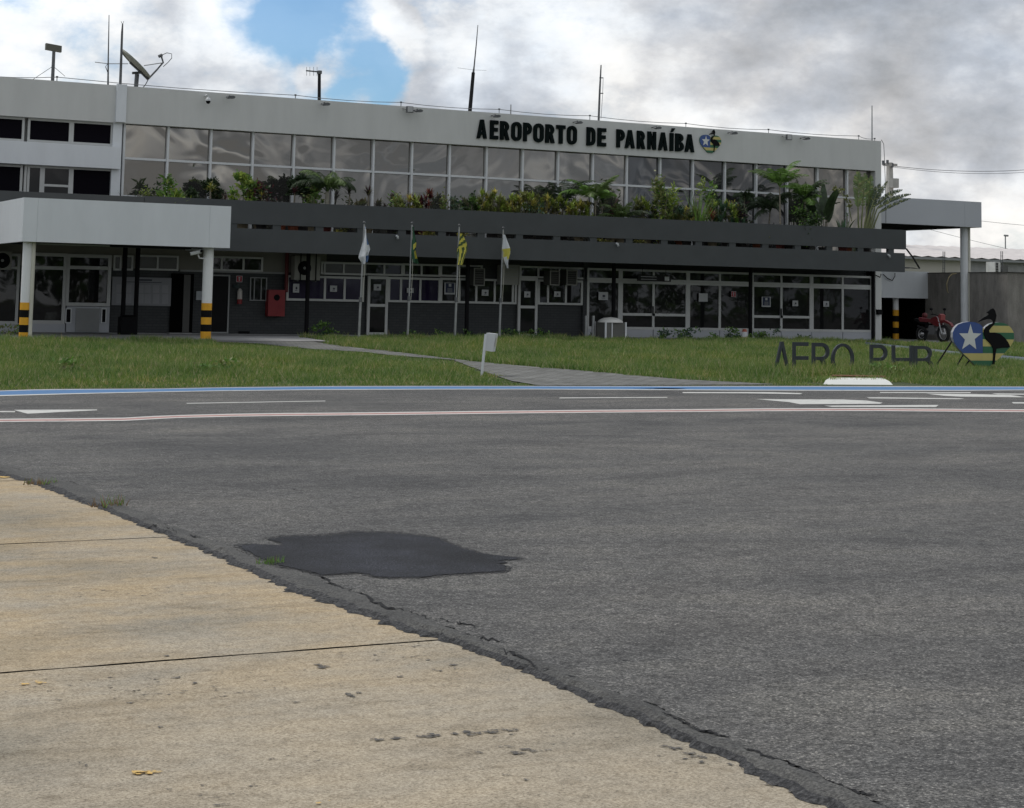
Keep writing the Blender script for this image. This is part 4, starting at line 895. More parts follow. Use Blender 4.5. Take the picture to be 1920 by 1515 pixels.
poster(1428.5,556.5,1445,575.5,'dark blue poster with white border on the lobby door'); poster(833.5,530,853.5,552,'dark poster with white border on the strip window behind the striped flag')
r_ = thing('fire_sign', (at(1375, 557, 54.85).x, 54.85, 1.8), 'small red fire sign on the lobby glass', 'sign', 'red fire signs')
def firesign(r_, x0, y0, x1, y1, Y):
    a, c, d, e = pxr(x0, y0, x1, y1, Y); w_, h_ = c-a, e-d
    MB().box(a, c, Y, Y+.012, d, e).build('plate', M('sign_red', (.36, .03, .05), .5), r_)
    f = MB(); wframe(f, a, c, d, e, (), (), Y-.005, w_*.07, .004); f.build('border', PAPER, r_)
    s = MB(); s.box(a+w_*.42, c-w_*.42, Y-.005, Y-.001, d+h_*.2, e-h_*.45); s.box(a+w_*.36, c-w_*.36, Y-.0045, Y-.001, e-h_*.42, e-h_*.2); s.build('symbol', PAPER, r_)
firesign(r_, 1371,546,1380,557,54.85)
r_ = thing('fire_sign', (at(448, 528, 54.95).x, 54.95, 2.2), 'red fire sign on the dark wall above the extinguisher', 'sign', 'red fire signs'); firesign(r_, 443,517,454.5,529,54.95)
ex = thing('fire_extinguisher', (at(449, 570, 54.85).x, 54.85, 1.5), 'fire extinguisher with red base and pale body hung on the dark wall', 'fire extinguisher')
a = at(449, 570, 54.85); e1, e2, e3 = at(449, 561, 54.85), at(449, 545, 54.85), at(448, 541, 54.85)
MB().tube([(a.x, 54.85, a.z), (a.x, 54.85, e1.z)], .08, 10).build('red_base', REDP, ex)
MB().tube([(a.x, 54.85, e1.z), (a.x, 54.85, e2.z), (a.x, 54.85, e3.z)], [.08, .075, .03], 10).build('cylinder', M('ext_pale', (.5, .47, .44), .5), ex)
MB().lathe((at(443.5, 537, 54.86).x, 54.9, at(443, 541, 54.86).z), [(.0, .0), (.1, .03), (.1, .12), (0, .15)], 10).build('hose_coil', M('teal_dark', (.03, .05, .05), .6), ex)
hc = thing('hose_cabinet', (at(518, 593, 54.8).x, 54.8, 1.0), 'red fire hose cabinet with a round dark window on the brick wall', 'hose cabinet')
b = MB(); pbox(b, 503, 543.5, 534.5, 593, 54.72, .24); b.build('cabinet', REDP, hc)
a, c, d, e = pxr(503, 543.5, 534.5, 593, 54.72); b = MB(); b.prism([arc(0, 0, .1, .1, 0, 360, 14)[:-1]], ((a+c)/2, 54.712, e-.24), (1,0,0), (0,0,1), (0,1,0), .006); b.build('round_window', BLACK, hc)
nb = thing('notice_board', (at(266, 573, 54.9).x, 54.9, 1.5), 'wide white notice board with rows of papers on the dark wall behind black posts', 'notice board')
b = MB(); pbox(b, 210, 520, 321, 573, 54.93, .05); b.build('board', M('board_white', (.22, .225, .24), .6, .06), nb)
for px_ in (219, 236, 259, 272, 288, 305):
    for y0, y1 in ((534, 549), (551, 569)):
        b = MB(); pbox(b, px_-1.2, y0+(px_-260)*.012, px_+10.5, y1+(px_-260)*.012, 54.922, .006); b.build('paper', M('board_paper', (.27, .275, .29), .7, .05), nb)
b = MB(); pbox(b, 258, 523.5, 285, 526.5, 54.922, .006); pbox(b, 236, 528.6, 303, 529.8, 54.922, .006); b.build('heading', INK, nb)
b = MB(); pbox(b, 368, 546, 380, 562.5, 54.93, .03); tag(b.build('wall_plate', M('plate_pale', (.33, .36, .38), .6)), 'small pale plate on the dark wall left of the striped post', 'wall plate')
b = MB(); bnx0, bnx1, bz0, bz1 = pxr(224, 594, 252, 633, 53.3); b.box(bnx0, bnx1, 53.1, 53.5, GZ1+.03, bz1)
b.lathe(((bnx0+bnx1)/2, 53.3, bz1), [(.2, 0), (.24, .02), (.18, .05), (0, .06)], 12)
tag(b.build('waste_bin', BLACK), 'black waste bin between the twin black posts before the notice board', 'waste bin')
hs_ = thing('hanging_sign', (at(1227, 527, 53.9).x, 53.9, 3.0), 'long dark hanging sign with a small white square at its right end, under the soffit', 'sign')
a, c, d, e = pxr(1196, 516.5, 1258, 527.5, 53.9); MB().box(a, c, 53.9, 53.95, d, e).build('sign_plate', BLACKM, hs_)
MB().box(c-.26, c-.08, 53.885, 53.898, d+.03, e-.03).build('white_square', PAPER, hs_)
b = MB()
for k in range(2): b.box(a+.12, a+.75, 53.892, 53.899, d+.05+.09*k, d+.075+.09*k)
b.build('text_lines', ALUD, hs_)
b = MB()
for q_ in (a+.2, c-.2): b.tube([(q_, 53.92, e), (q_, 53.92, 3.45)], .01, 4)
b.build('hanger', BLACK, hs_)
lamp = at(1711, 585, 54.6)
wl = MB(); pbox(wl, 1647, 580.5, 1655, 590, 54.55, .15); tag(wl.build('wall_lamp', BLACK), 'black wall lamp on the white corner column', 'wall lamp')

def ac_condenser(x0, y0, x1, y1, Y, lab, fan=.34, fx=.36, pipes=0):
    a, c, d, e = pxr(x0, y0, x1, y1, Y); w_, h_ = c-a, e-d
    t = thing('ac_unit', ((a+c)/2, Y, d), lab, 'air conditioner', 'air conditioning units on the ground floor wall')
    MB().box(a, c, Y, Y+.32, d, e).build('casing', ACW, t); rr = min(w_*fan, h_*.42); cx_ = a + w_*fx; cz_ = (d+e)/2
    MB().prism([arc(cx_-cx_, 0, rr, rr, 0, 360, 20)[:-1]], (cx_, Y-.012, cz_), (1,0,0), (0,0,1), (0,1,0), .01).build('fan_grille', BLACK, t)
    MB().prism([arc(0, 0, rr*.2, rr*.2, 0, 360, 10)[:-1]], (cx_, Y-.02, cz_), (1,0,0), (0,0,1), (0,1,0), .007).build('fan_hub', ALUD, t)
    b = MB()
    for q_ in (.15, .85): b.box(a+w_*q_-.02, a+w_*q_+.02, Y+.02, Y+.38, d-.05, d-.004)
    b.build('bracket', DSTEEL, t)
    for k in range(pipes): MB().tube([(a+w_*(.22+.6*k), Y-.03, d-.03), (a+w_*(.22+.6*k), Y-.03, e+.1)], .018, 5).build('pipe', BLACK, t)
ac_condenser(-22, 471, 22, 505.5, 54.5, 'outdoor AC unit with big fan at the far left under the canopy', .42, .6)
ac_condenser(552.5, 480.5, 600.5, 525, 54.45, 'largest outdoor AC unit, pale with two dark pipes, above the purple glass', .26, .38, 2)
def ac_window(x0, y0, x1, y1, Y, lab, dk=BLACK):
    a, c, d, e = pxr(x0, y0, x1, y1, Y); t = thing('ac_unit', ((a+c)/2, Y, d), lab, 'air conditioner', 'air conditioning units on the ground floor wall')
    MB().box(a, c, Y+.02, 54.9, d, e).build('casing', ACW if dk is not BLACK else M('ac_dark', (.06, .06, .055), .6), t)
    f = MB(); wframe(f, a-.01, c+.01, d-.01, e+.01, (), (), Y-.005, .03, .03); f.build('face_frame', M('ac_frame', (.25, .25, .23), .6), t)
    g_ = MB()
    for k in range(6): z_ = d+(e-d)*(.12+.14*k); g_.box(a+.04, c-.04, Y+.003, Y+.018, z_, z_+.02)
    g_.build('louvre', BLACK if dk is BLACK else ALUD, t)
ac_window(889, 503.5, 908.5, 535.5, 54.4, 'narrow dark window AC unit above the notice, right of the slim post'); ac_window(942, 497, 974, 533.5, 54.5, 'wide pale green window AC unit behind the white and yellow flag', ACW)
ac_window(1032, 508, 1049, 534.5, 54.4, 'narrow dark window AC unit, left one of the pair near the brick pier'); ac_window(1063, 506, 1082, 534.5, 54.4, 'narrow dark window AC unit, right one of the pair near the brick pier')
# canopy floodlight / camera under the left canopy
sc_ = thing('bullet_camera', at(370, 474, 48.8), 'white bullet camera on the right post of the left canopy', 'security camera')
MB().tube([at(357, 476, 48.75), at(378, 471, 48.7)], .055, 10).build('camera_body', ALU, sc_); MB().tube([at(376, 471.5, 48.65), at(379.2, 470.7, 48.62)], .035, 8).build('lens', BLACK, sc_)
MB().tube([at(371, 477, 48.8), at(374, 484, 48.8), at(388, 485, 48.9)], .022, 6).build('arm', ALU, sc_)
for px_, py_, lb in ((745, 446, 'tiny camera on the lower grey band between the first two flags'), (1158, 460, 'tiny camera on the lower grey band above the litter bin'), (1667, 481, 'tiny camera at the right end of the lower grey band')):
    p = at(px_, py_, YB-.06); t = thing('dome_camera', p, lb, 'security camera', 'tiny cameras on the grey band')
    MB().tube([(p.x, YB, p.z+.06), (p.x, YB-.1, p.z+.03)], .035, 8).build('base', ALU, t); MB().lathe((p.x, YB-.1, p.z-.06), [(0, 0), (.035, .02), (.045, .06), (0, .07)], 8).build('dome', ALUD, t, smooth=True)

# lights and camera on the parapet
pc = thing('dome_camera', at(390, 188, 54.5), 'white and black dome camera hanging on the parapet above the glass', 'security camera'); p = at(390.5, 188, 54.45)
MB().tube([(p.x-.02, 54.7, p.z+.16), (p.x-.02, 54.45, p.z+.16), (p.x, 54.45, p.z+.06)], .035, 6).build('arm', ALU, pc)
MB().lathe((p.x, 54.45, p.z-.02), [(.075, 0), (.08, .05), (.05, .1), (0, .11)], 12).build('housing', ALU, pc, smooth=True)
MB().lathe((p.x, 54.45, p.z-.115), [(0, 0), (.05, .02), (.073, .07), (.073, .095)], 12).build('dome', BLACK, pc, smooth=True)
spots = [(433, 182, 'beside the dome camera'), (611, 195, 'right of the comb antenna'), (785, 207.5, 'next to the mid-parapet square floodlight'), (931, 217.5, 'over the first letters of the parapet sign'), (1085, 229.5, 'over the gap after the first sign word'), (1233, 239.5, 'over the last word of the parapet sign'), (1376, 249.5, 'over the small heart emblem'), (1512, 259.5, 'next to the right square floodlight')]
for x, y, lb in spots:
    p = at(x, y, 54.35); t = thing('arm_light', p, 'small arm light on the parapet '+lb, 'wall light', 'arm lights along the parapet')
    MB().tube([(p.x-.02, 54.7, p.z+.03), (p.x-.02, 54.4, p.z+.05)], .02, 5).build('arm', DSTEEL, t)
    MB().prism([[(-.13, -.03), (-.05, -.05), (.1, -.04), (.13, .01), (.05, .045), (-.1, .02)]], (p.x, 54.27, p.z), (1,0,0), (0,0,1), (0,1,0), .16).build('lamp_head', DSTEEL, t)
for x, y, lb in ((769.5, 205, 'square floodlight with pale lens at the middle of the parapet'), (1481, 257, 'square floodlight with pale lens near the right corner of the parapet')):
    p = at(x, y, 54.4); t = thing('floodlight', p, lb, 'floodlight', 'square floodlights on the parapet'); s_ = .115
    MB().box(p.x-s_, p.x+s_, 54.42, 54.5, p.z-s_*.9, p.z+s_*.9).build('housing', DSTEEL, t); MB().box(p.x-s_*.8, p.x+s_*.8, 54.408, 54.42, p.z-s_*.72, p.z+s_*.72).build('lens', M('lens_pale', (.45, .46, .46), .3), t)
    MB().tube([(p.x-s_-.02, 54.46, p.z), (p.x-s_-.02, 54.7, p.z+.05)], .015, 4).build('bracket', DSTEEL, t)

# ------------------------------------------------------------------ roof furniture
lc = thing('lightning_cable', (30, 54.9, ZR), 'thin lightning cable on short supports along the parapet top', 'lightning cable')
cpx = [(-60, 139), (107, 144.5), (554, 178.5), (752, 192), (936, 205), (1106, 217), (1286, 231.5), (1441, 243), (1610, 255), (1640, 260)]
pts = []
for k, (x, y) in enumerate(cpx):
    p = at(x, y, 54.95); MB().tube([(p.x, 54.95, ZR-.02), (p.x, 54.95, p.z)], .014, 4).build('support', DSTEEL, lc)
    MB().box(p.x-.03, p.x+.03, 54.93, 54.97, p.z-.02, p.z+.03).build('insulator', DSTEEL, lc)
    if k:
        q = at(*cpx[k-1], 54.95)
        for t in (.25, .5, .75, 1): pts.append(q.lerp(p, t) - Vector((0, 0, .22*t*(1-t))))
    else: pts.append(p)
MB().tube(pts, .012, 3).build('cable', DSTEEL, lc)
def mast(name, pts, Y, r, lab, cat='antenna', mat=DSTEEL, base=True):
    P = [at(x, y, Y) for x, y in pts]; t = thing(name, (P[0].x, Y, 7.7), lab, cat, None)
    P0 = Vector((P[0].x, Y, 7.7)); MB().tube([P0]+P, [r[0]]+list(r), 6).build('mast', mat, t); return t, P
t, P = mast('panel_antenna', [(98.5, 152), (101, 96)], 55.8, (.055, .05), 'flat rectangular panel antenna on a guyed mast at the left of the roof')
x0, x1, z0, z1 = pxr(86.5, 83, 116, 95, 55.75); b = MB(); b.quad((x0, 55.75, z0+.02), (x1, 55.75, z0-.03), (x1, 55.75, z1-.03), (x0, 55.75, z1+.02)); b.quad((x0, 55.9, z0+.02), (x1, 55.9, z0-.03), (x1, 55.9, z1-.03), (x0, 55.9, z1+.02))
b.quad((x0, 55.75, z0+.02), (x1, 55.75, z0-.03), (x1, 55.9, z0-.03), (x0, 55.9, z0+.02)); b.quad((x0, 55.75, z1+.02), (x1, 55.75, z1-.03), (x1, 55.9, z1-.03), (x0, 55.9, z1+.02)); b.quad((x0, 55.75, z0+.02), (x0, 55.75, z1+.02), (x0, 55.9, z1+.02), (x0, 55.9, z0+.02)); b.quad((x1, 55.75, z0-.03), (x1, 55.75, z1-.03), (x1, 55.9, z1-.03), (x1, 55.9, z0-.03))
b.build('panel', M('panel_olive', (.11, .11, .09), .6), t)
for q_ in ((60, 150), (122, 143)): MB().tube([at(99.5, 124, 55.8), at(*q_, 55.8)], .009, 3).build('guy_wire', DSTEEL, t)
t, P = mast('whip_antenna', [(202.5, 160), (203, 110), (204.5, 28)], 55.4, (.03, .022, .012), 'thin whip antenna with a cable loop and horizontal rod, left of the dish')
MB().lathe((P[0].x, 55.4, ZR), [(0, 0), (.16, .0), (.14, .04), (0, .05)], 10).build('base_plate', DSTEEL, t)
MB().tube([at(178, 116.5, 55.4), at(203, 119.5, 55.4), at(240, 119.5, 55.4)], .012, 4).build('rod', STEEL, t); MB().tube([at(202, 119, 55.4), at(198, 125, 55.4), at(202, 136, 55.4), at(202.5, 150, 55.4)], .012, 4).build('cable_loop', DSTEEL, t)
t, P = mast('lightning_rod', [(225.5, 160), (229, 60), (230, 44)], 55.2, (.045, .035, .02), 'tall rod with forked tip rising behind the dish', 'lightning rod')
MB().tube([at(227, 40, 55.2), at(230, 46, 55.2), at(232, 40, 55.2)], .01, 3).build('fork', DSTEEL, t)
# satellite dish
dt = thing('satellite_dish', at(255, 163, 55.9), 'satellite dish seen edge-on with its feed arm reaching right', 'satellite dish')
A, B = at(227.5, 92, 55.9), at(281, 146, 55.9); c0 = (A+B)/2; u = (B-A).normalized(); rad = (B-A).length/2
fwd = Vector((c0.x, c0.y, 0)).normalized(); n_ = u.cross(fwd).normalized()
if n_.z < 0: n_ = -n_
n_ = (n_ + fwd*.03).normalized(); w_ = n_.cross(u)
d = MB(); rings = []; N = 28
for rr in (0, .35, .7, 1):
    rings.append([tuple(c0 + (u*math.cos(2*math.pi*k/N) + w_*math.sin(2*math.pi*k/N))*rad*rr + n_*(.12*rr*rr-.10)*rad*1.1) for k in range(N)])
for a, c in zip(rings, rings[1:]):
    for k in range(N): d.quad(a[k], a[(k+1) % N], c[(k+1) % N], c[k])
back = [tuple(Vector(p) - n_*.05) for p in rings[-1]]
for k in range(N): d.quad(rings[-1][k], rings[-1][(k+1) % N], back[(k+1) % N], back[k])
d.build('reflector', M('dish_olive_grey', (.22, .23, .19), .6, .12, 6), dt, smooth=True, fixn=False)
MB().tube([at(243, 117, 55.95), at(264, 136, 55.95), at(277, 149, 55.95)], .035, 5).build('back_frame', DSTEEL, dt)
MB().tube([(at(254, 160, 55.95).x, 55.95, 7.7), at(257, 139, 55.95)], .07, 8).build('pedestal', DSTEEL, dt)
MB().tube([at(248, 137, 55.95), at(264, 136, 55.95)], .045, 6).build('pivot', DSTEEL, dt)
MB().tube([at(277, 149, 55.9), at(294, 131, 55.9), at(306, 117, 55.9), at(302, 104, 55.9)], .03, 6).build('feed_arm', DSTEEL, dt)
MB().tube([at(297.5, 106, 55.9), at(304, 103, 55.9)], .05, 8).build('feed_horn', DSTEEL, dt)
MB().tube([at(304, 103, 55.9), at(313, 99, 55.9), at(322, 101, 55.9), at(322, 109, 55.9), at(315, 117, 55.9), at(306, 125, 55.9)], .012, 4).build('feed_cable', DSTEEL, dt)
MB().tube([at(270, 123, 55.9), at(303, 118, 55.9)], .014, 4).build('stay_rod', STEEL, dt); MB().tube([at(278, 149, 55.9), at(272, 160, 55.9), at(264, 168, 55.9)], .014, 4).build('ground_cable', DSTEEL, dt)
t, P = mast('comb_antenna', [(598.5, 187), (598.8, 136)], 55.8, (.06, .055), 'short mast with a horizontal comb antenna pointing left', mat=BLACKM)
MB().tube([at(574, 132.5, 55.8), at(599, 135, 55.8)], .025, 5).build('boom', DSTEEL, t)
b = MB()
for x in (575, 581, 588, 594.5): b.tube([at(x, 125.5, 55.8), at(x, 142, 55.8)], .008, 4)
b.build('element', STEEL, t)
MB().box(P[-1].x-.06, P[-1].x+.06, 55.72, 55.86, P[-1].z-.05, P[-1].z+.06).build('clamp', DSTEEL, t)
t, P = mast('whip_antenna', [(881, 209), (887.5, 136)], 55.8, (.075, .065), 'tallest leaning mast with a thin whip and faint ground rods, above the sign', mat=BLACKM)
MB().tube([P[-1], at(889, 124, 55.8), at(893, 83, 55.8), at(896, 47, 55.8)], [.04, .025, .02, .012], 5).build('whip', DSTEEL, t)
MB().tube([at(858, 127, 55.8), at(887, 131, 55.8), at(912, 132, 55.8)], .006, 3).build('ground_rod', STEEL, t)
t, P = mast('whip_antenna', [(1122.5, 225), (1124.5, 170), (1127, 122)], 55.8, (.045, .04, .025), 'slim pole antenna with two side clamps, above the sign gap')
MB().tube([at(1127, 222, 55.8), at(1130, 175, 55.8), at(1131, 145, 55.8)], .010, 4).build('side_rod', STEEL, t)
for y in (146, 175): MB().tube([at(1124, y, 55.8), at(1131, y, 55.8)], .018, 4).build('clamp', DSTEEL, t)
mast('lightning_rod', [(957.5, 214), (958, 196)], 55.4, (.025, .02), 'very short rod on the parapet above the sign', 'lightning rod', STEEL)
mast('lightning_rod', [(1635, 263), (1635, 198)], 55.4, (.03, .02), 'lone vertical rod at the right end of the roof', 'lightning rod', STEEL)
# ------------------------------------------------------------------ beyond the right end: wall, shed, pole, motorcycle
m, nt, b = nodes('rough_cement_render')
c1 = ramp(nt, noise(nt, 1.1, 7, .7, stretch=(1, 1, .45)), [(.3, (.165, .155, .14)), (.5, (.24, .226, .205)), (.72, (.31, .295, .27))])
sxx = nt.nodes.new('ShaderNodeSeparateXYZ'); nt.links.new(coords(nt), sxx.inputs[0])
wv = nt.nodes.new('ShaderNodeMapRange'); wv.inputs[1].default_value = 3.05; wv.inputs[2].default_value = 2.7; wv.inputs[3].default_value = .62; wv.inputs[4].default_value = 1
nt.links.new(sxx.outputs[2], wv.inputs[0])
mmx = nt.nodes.new('ShaderNodeMix'); mmx.data_type = 'RGBA'; mmx.blend_type = 'MULTIPLY'; mmx.inputs[0].default_value = .8
nt.links.new(c1, mmx.inputs[6]); nt.links.new(ramp(nt, noise(nt, 5, 4, .6, stretch=(1, 1, .3)), [(.35, (.7, .7, .7)), (.6, (1, 1, 1))]), mmx.inputs[7])
nt.links.new(mmx.outputs[2], b.inputs['Base Color']); b.inputs['Roughness'].default_value = .95; bump(nt, b, noise(nt, 18, 5, .7), .5, .03); RENDER = m
P2 = Vector((49.3, 53.4, 0)); zw = 3.2
w = MB(); w.box(49.3, 49.55, 53.4, 64, GZ1-.3, zw); w.box(49.3, 70, 53.15, 53.4, GZ1-.3, zw)
wall_ = w.build('boundary_wall', RENDER); tag(wall_, 'rough grey brown cement wall beyond the right end of the terminal', 'wall')
cap = MB(); cap.box(49.27, 49.58, 53.1, 64, zw, zw+.03); cap.box(49.58, 70, 53.1, 53.42, zw, zw+.03); cap.build('stained_top', M('mossy_cap', (.06, .058, .05), .95, .3, 6), wall_)
YK = 84.
sh = thing('metal_roof_shed', (70, YK, GZ1), 'long pale warehouse with a light corrugated metal roof behind the grey wall', 'warehouse')
zt0 = at(1800, 483, YK).z; zt1 = at(1800, 464, YK+9).z
MB().box(46, 110, YK, YK+18, GZ1, zt0-.1).build('wall', M('shed_wall', (.5, .48, .43), .85, .06, .5), sh)
b = MB(); nk = 128; X0, X1 = 45.5, 110.5
for k in range(nk):
    xa_, xb_ = X0+(X1-X0)*k/nk, X0+(X1-X0)*(k+1)/nk; h0, h1 = (.0, .07) if k % 2 == 0 else (.07, .0)
    b.quad((xa_, YK-.5, zt0+h0-.05), (xb_, YK-.5, zt0+h1-.05), (xb_, YK+9, zt1+h1), (xa_, YK+9, zt1+h0)); b.quad((xa_, YK+9, zt1+h0), (xb_, YK+9, zt1+h1), (xb_, YK+18.5, zt0+h1-.05), (xa_, YK+18.5, zt0+h0-.05))
b.build('roof', M('pale_metal_roof', (.62, .58, .56), .55, .1, 1.5), sh, fixn=False)
b = MB(); b.box(X0, X1, YK-.52, YK-.45, zt0-.2, zt0-.06); b.build('roof_trim', ALUD, sh)
for x0_, x1_ in ((1820, 1862),):
    b = MB(); pbox(b, 1818, 488, 1990, 513, YK-.06, .05); b.build('grey_wall_patch', M('shed_grey', (.33, .33, .33), .8), sh)
for k, px_ in enumerate((1769, 1877.5)):
    t = MB(); Y_ = 62
    for dx in (-1.4, 1.9): t.tube([(at(px_+dx, 500, Y_).x, Y_, 2.6), (at(px_+dx, 480, Y_).x+.02, Y_, at(px_, 471.5 if k == 0 else 471, Y_).z)], .022, 4)
    for y in (480, 492, 503): t.tube([at(px_-1.8, y, Y_), at(px_+2.3, y, Y_)], .01, 3)
    tag(t.build('rebar_starter', DSTEEL), ('pair of thin upright rebars above the wall, left of the white pole', 'pair of thin upright rebars above the wall beside the small AC unit')[k], 'rebar', 'rebars over the grey wall')
a, c, d, e = pxr(1865.5, 491, 1876, 513.5, 66.); t = thing('ac_unit', (a, 66, d), 'small white AC condenser with dark slats behind the rough wall top', 'air conditioner')
MB().box(a, c, 66, 66.6, d-1, e).build('casing', M('ac_white', (.6, .6, .58), .5), t)
g_ = MB()
for k in range(7): z_ = d+(e-d)*(.06+.13*k); g_.box(a+.05, c-.15, 65.98, 66, z_, z_+(e-d)*.085)
g_.build('slats', BLACKM, t)
a, c, d, e = pxr(1880, 497, 1890, 513.5, 66.); MB().box(a, c, 66, 66.5, d-1, e).build('side_box', M('box_dark_grey', (.12, .12, .115), .7), t)  # even dark grey box beside the slatted casing
hz = MB(); hp_ = [at(*q_, 52.9) for q_ in ((1793, 513), (1785, 514), (1779, 520), (1775, 532), (1776, 545), (1778, 549))]; hz.tube(hp_, .018, 6); tag(hz.build('hose_end', M('yellow_hose', (.2, .165, .08), .6)), 'short yellow hose loop hanging over the rough wall left of the white pole', 'hose')
# corrugated sheet and stay between band and wall
cs = MB()
for k in range(14):
    xa_ = 44.6+.3*k; cs.quad((xa_, 57.6, qz1+.10+.05*(k % 2)), (xa_+.3, 57.6, qz1+.10+.05*((k+1) % 2)), (xa_+.3, 61, qz1+.3+.05*((k+1) % 2)), (xa_, 61, qz1+.3+.05*(k % 2)))
cs.build('roof_sheet', M('dark_sheet', (.06, .06, .06), .7), sp, fixn=False)
tag(MB().tube([at(1700, 467, 53.5), at(1712, 483, 55), at(1724, 503, 57)], .035, 5).build('stay_cable', BLACKM), 'dark diagonal stay from the grey band end down to the porch roof', 'cable')
# power pole and wires
YP = 92.; t = thing('power_pole', (at(1670, 400, YP).x, YP, GZ1), 'concrete power pole with insulators behind the traveller palm', 'power pole')
MB().tube([(at(1670, 560, YP).x, YP, GZ1), at(1668, 345, YP), at(1668, 305, YP)], [.3, .24, .2], 8).build('pole', M('pole_concrete', (.42, .41, .38), .9, .1, 3), t)
b = MB(); b.box(at(1652, 308, YP).x, at(1676, 308, YP).x, YP-.35, YP-.15, at(1664, 312, YP).z, at(1664, 307, YP).z); b.build('crossarm', M('arm_grey', (.34, .33, .31), .8), t)
for x, y in ((1656, 305), (1664, 304), (1673, 310)): MB().tube([at(x, y+4, YP-.3), at(x, y-4, YP-.3)], .09, 6).build('insulator', DSTEEL, t)
MB().tube([at(1675, 335, YP-.3), at(1675, 352, YP-.3)], .35, 8).build('transformer_box', M('tx_grey', (.3, .3, .28), .7), t)
def sag(P, Q, s, n=14): return [P.lerp(Q, k/n) - Vector((0, 0, s*4*(k/n)*(1-k/n))) for k in range(n+1)]
wr = MB(); wr.tube(sag(at(1673, 311, YP), at(1990, 312, YP+4), .35), .018, 4); wr.tube(sag(at(1673, 313, YP), at(1990, 316, YP+6), .4), .014, 4); wr.build('wire', DSTEEL, t)
for lb, A, B in (('faint power wire crossing the gap under the side canopy to the far right', (1640, 400), (1990, 488)), ('second faint wire below the first, dropping to the right behind the shed', (1640, 385), (1990, 428))):
    tag(MB().tube(sag(at(*A, 120), at(*B, 95), .2), .014, 4).build('power_wire', DSTEEL), lb, 'wire', 'power wires at the right')
lp_ = thing('street_lamp', (at(1885, 460, 110).x, 110, GZ1), 'tiny pale lamp post above the shed roof at far right', 'street lamp')
MB().tube([(at(1885, 470, 110).x, 110, GZ1), at(1885, 441, 110)], .05, 6).build('pole', ALUD, lp_); MB().tube([at(1883, 441.5, 110), at(1890, 442, 110)], .08, 6).build('lamp_head', ALUD, lp_)
tag(MB().tube([at(1652.5, 262, 54.9), at(1657, 270, 54.9), at(1658.5, 300, 54.9), at(1660, 345, 54.9), at(1661, 395, 54.9), at(1661, 418, 54.9)], .014, 4).build('cable', DSTEEL), 'thin cable hanging down beside the right end of the parapet', 'cable')
for k, (pts, lb) in enumerate(((((1652, 514), (1650, 520), (1642, 516)), 'short black cable loop at the top of the white corner column'), (((1656, 514), (1664, 522), (1673, 526), (1678, 518), (1678, 512)), 'thin cable loop drooping on the white porch panel'))):
    tag(MB().tube([at(x, y, 54.6 if k == 0 else 57.6) for x, y in pts], .02, 4).build('cable', BLACKM), lb, 'cable')

# motorcycle (front toward the right)
mk = land(1751, 648.5); mb0 = Vector((45.2, 53.2, GZ1+.03)); mpos = at(1748, 646, 53.2)
az_ = math.atan2(mpos.x, mpos.y); rt_ = Vector((math.cos(az_), -math.sin(az_), 0)); bk_ = Vector((math.sin(az_), math.cos(az_), 0))
hd = (rt_*.66 - bk_*.75).normalized(); sd = Vector((-hd.y, hd.x, 0)); MO = Vector((mpos.x, mpos.y, GZ1+.03)); S = .93
mt = thing('motorcycle', MO, 'parked red trail motorcycle with high front fender, by the rough wall', 'motorcycle')
def mp(x, z, y=0): return MO + hd*(x*S) + sd*(y*S) + Vector((0, 0, z*S))
def torus(mb, c, rr, r, n=22, k=8, ax=None):
    ax = ax or sd; u = hd; v = Vector((0, 0, 1)); i0 = len(mb.v)
    for i in range(n):
        t = 2*math.pi*i/n; dirv = u*math.cos(t)+v*math.sin(t)
        for j in range(k): q_ = 2*math.pi*j/k; mb.v.append(tuple(c + dirv*(rr+r*math.cos(q_)) + ax*r*math.sin(q_)))
    for i in range(n):
        for j in range(k): mb.f.append((i0+i*k+j, i0+i*k+(j+1) % k, i0+((i+1) % n)*k+(j+1) % k, i0+((i+1) % n)*k+j)); mb.m.append(0)
RUB, CHR, RED2 = M('rubber', (.012, .012, .012), .8), M('chrome_grey', (.42, .42, .42), .35, .05, metal=.7), M('moto_red', (.13, .010, .012), .4, .06)
for cx_, rr in ((-.62, .30), (.66, .34)):
    b = MB(); torus(b, mp(cx_, rr+.0), rr-.06, .06); wo = b.build('wheel', RUB, mt, smooth=True)
    b = MB(); torus(b, mp(cx_, rr), rr-.125, .016, 22, 5); b.build('rim', CHR, wo, smooth=True)
    b = MB(); b.tube([mp(cx_, rr, -.08), mp(cx_, rr, .08)], .05, 8)
    for k in range(12): t_ = 2*math.pi*k/12; b.tube([mp(cx_+.04*math.cos(t_), rr+.04*math.sin(t_)), mp(cx_+(rr-.13)*math.cos(t_), rr+(rr-.13)*math.sin(t_))], .004, 3)
    b.build('spokes', CHR, wo)
def slabz(pts, w, mat, name, par=None):
    b = MB(); b.prism([pts], mp(0, 0, -w/2), hd, (0, 0, 1), sd, w); return b.build(name, mat, par or mt)
slabz([(.1,.66),(.38,.78),(.42,.9),(.3,.95),(.08,.88),(-.02,.74)], .24, RED2, 'fuel_tank')
slabz([(.18,.62),(.44,.58),(.5,.72),(.4,.84),(.2,.74)], .3, RED2, 'shroud')
slabz([(-.62,.80),(-.55,.74),(.02,.72),(.1,.84),(-.02,.84),(-.4,.86),(-.62,.9)], .22, M('seat_dark_red', (.14, .02, .025), .7), 'seat')
slabz([(-.9,.78),(-.6,.66),(-.3,.64),(-.3,.74),(-.62,.82),(-.92,.86)], .16, BLACK, 'rear_fender')
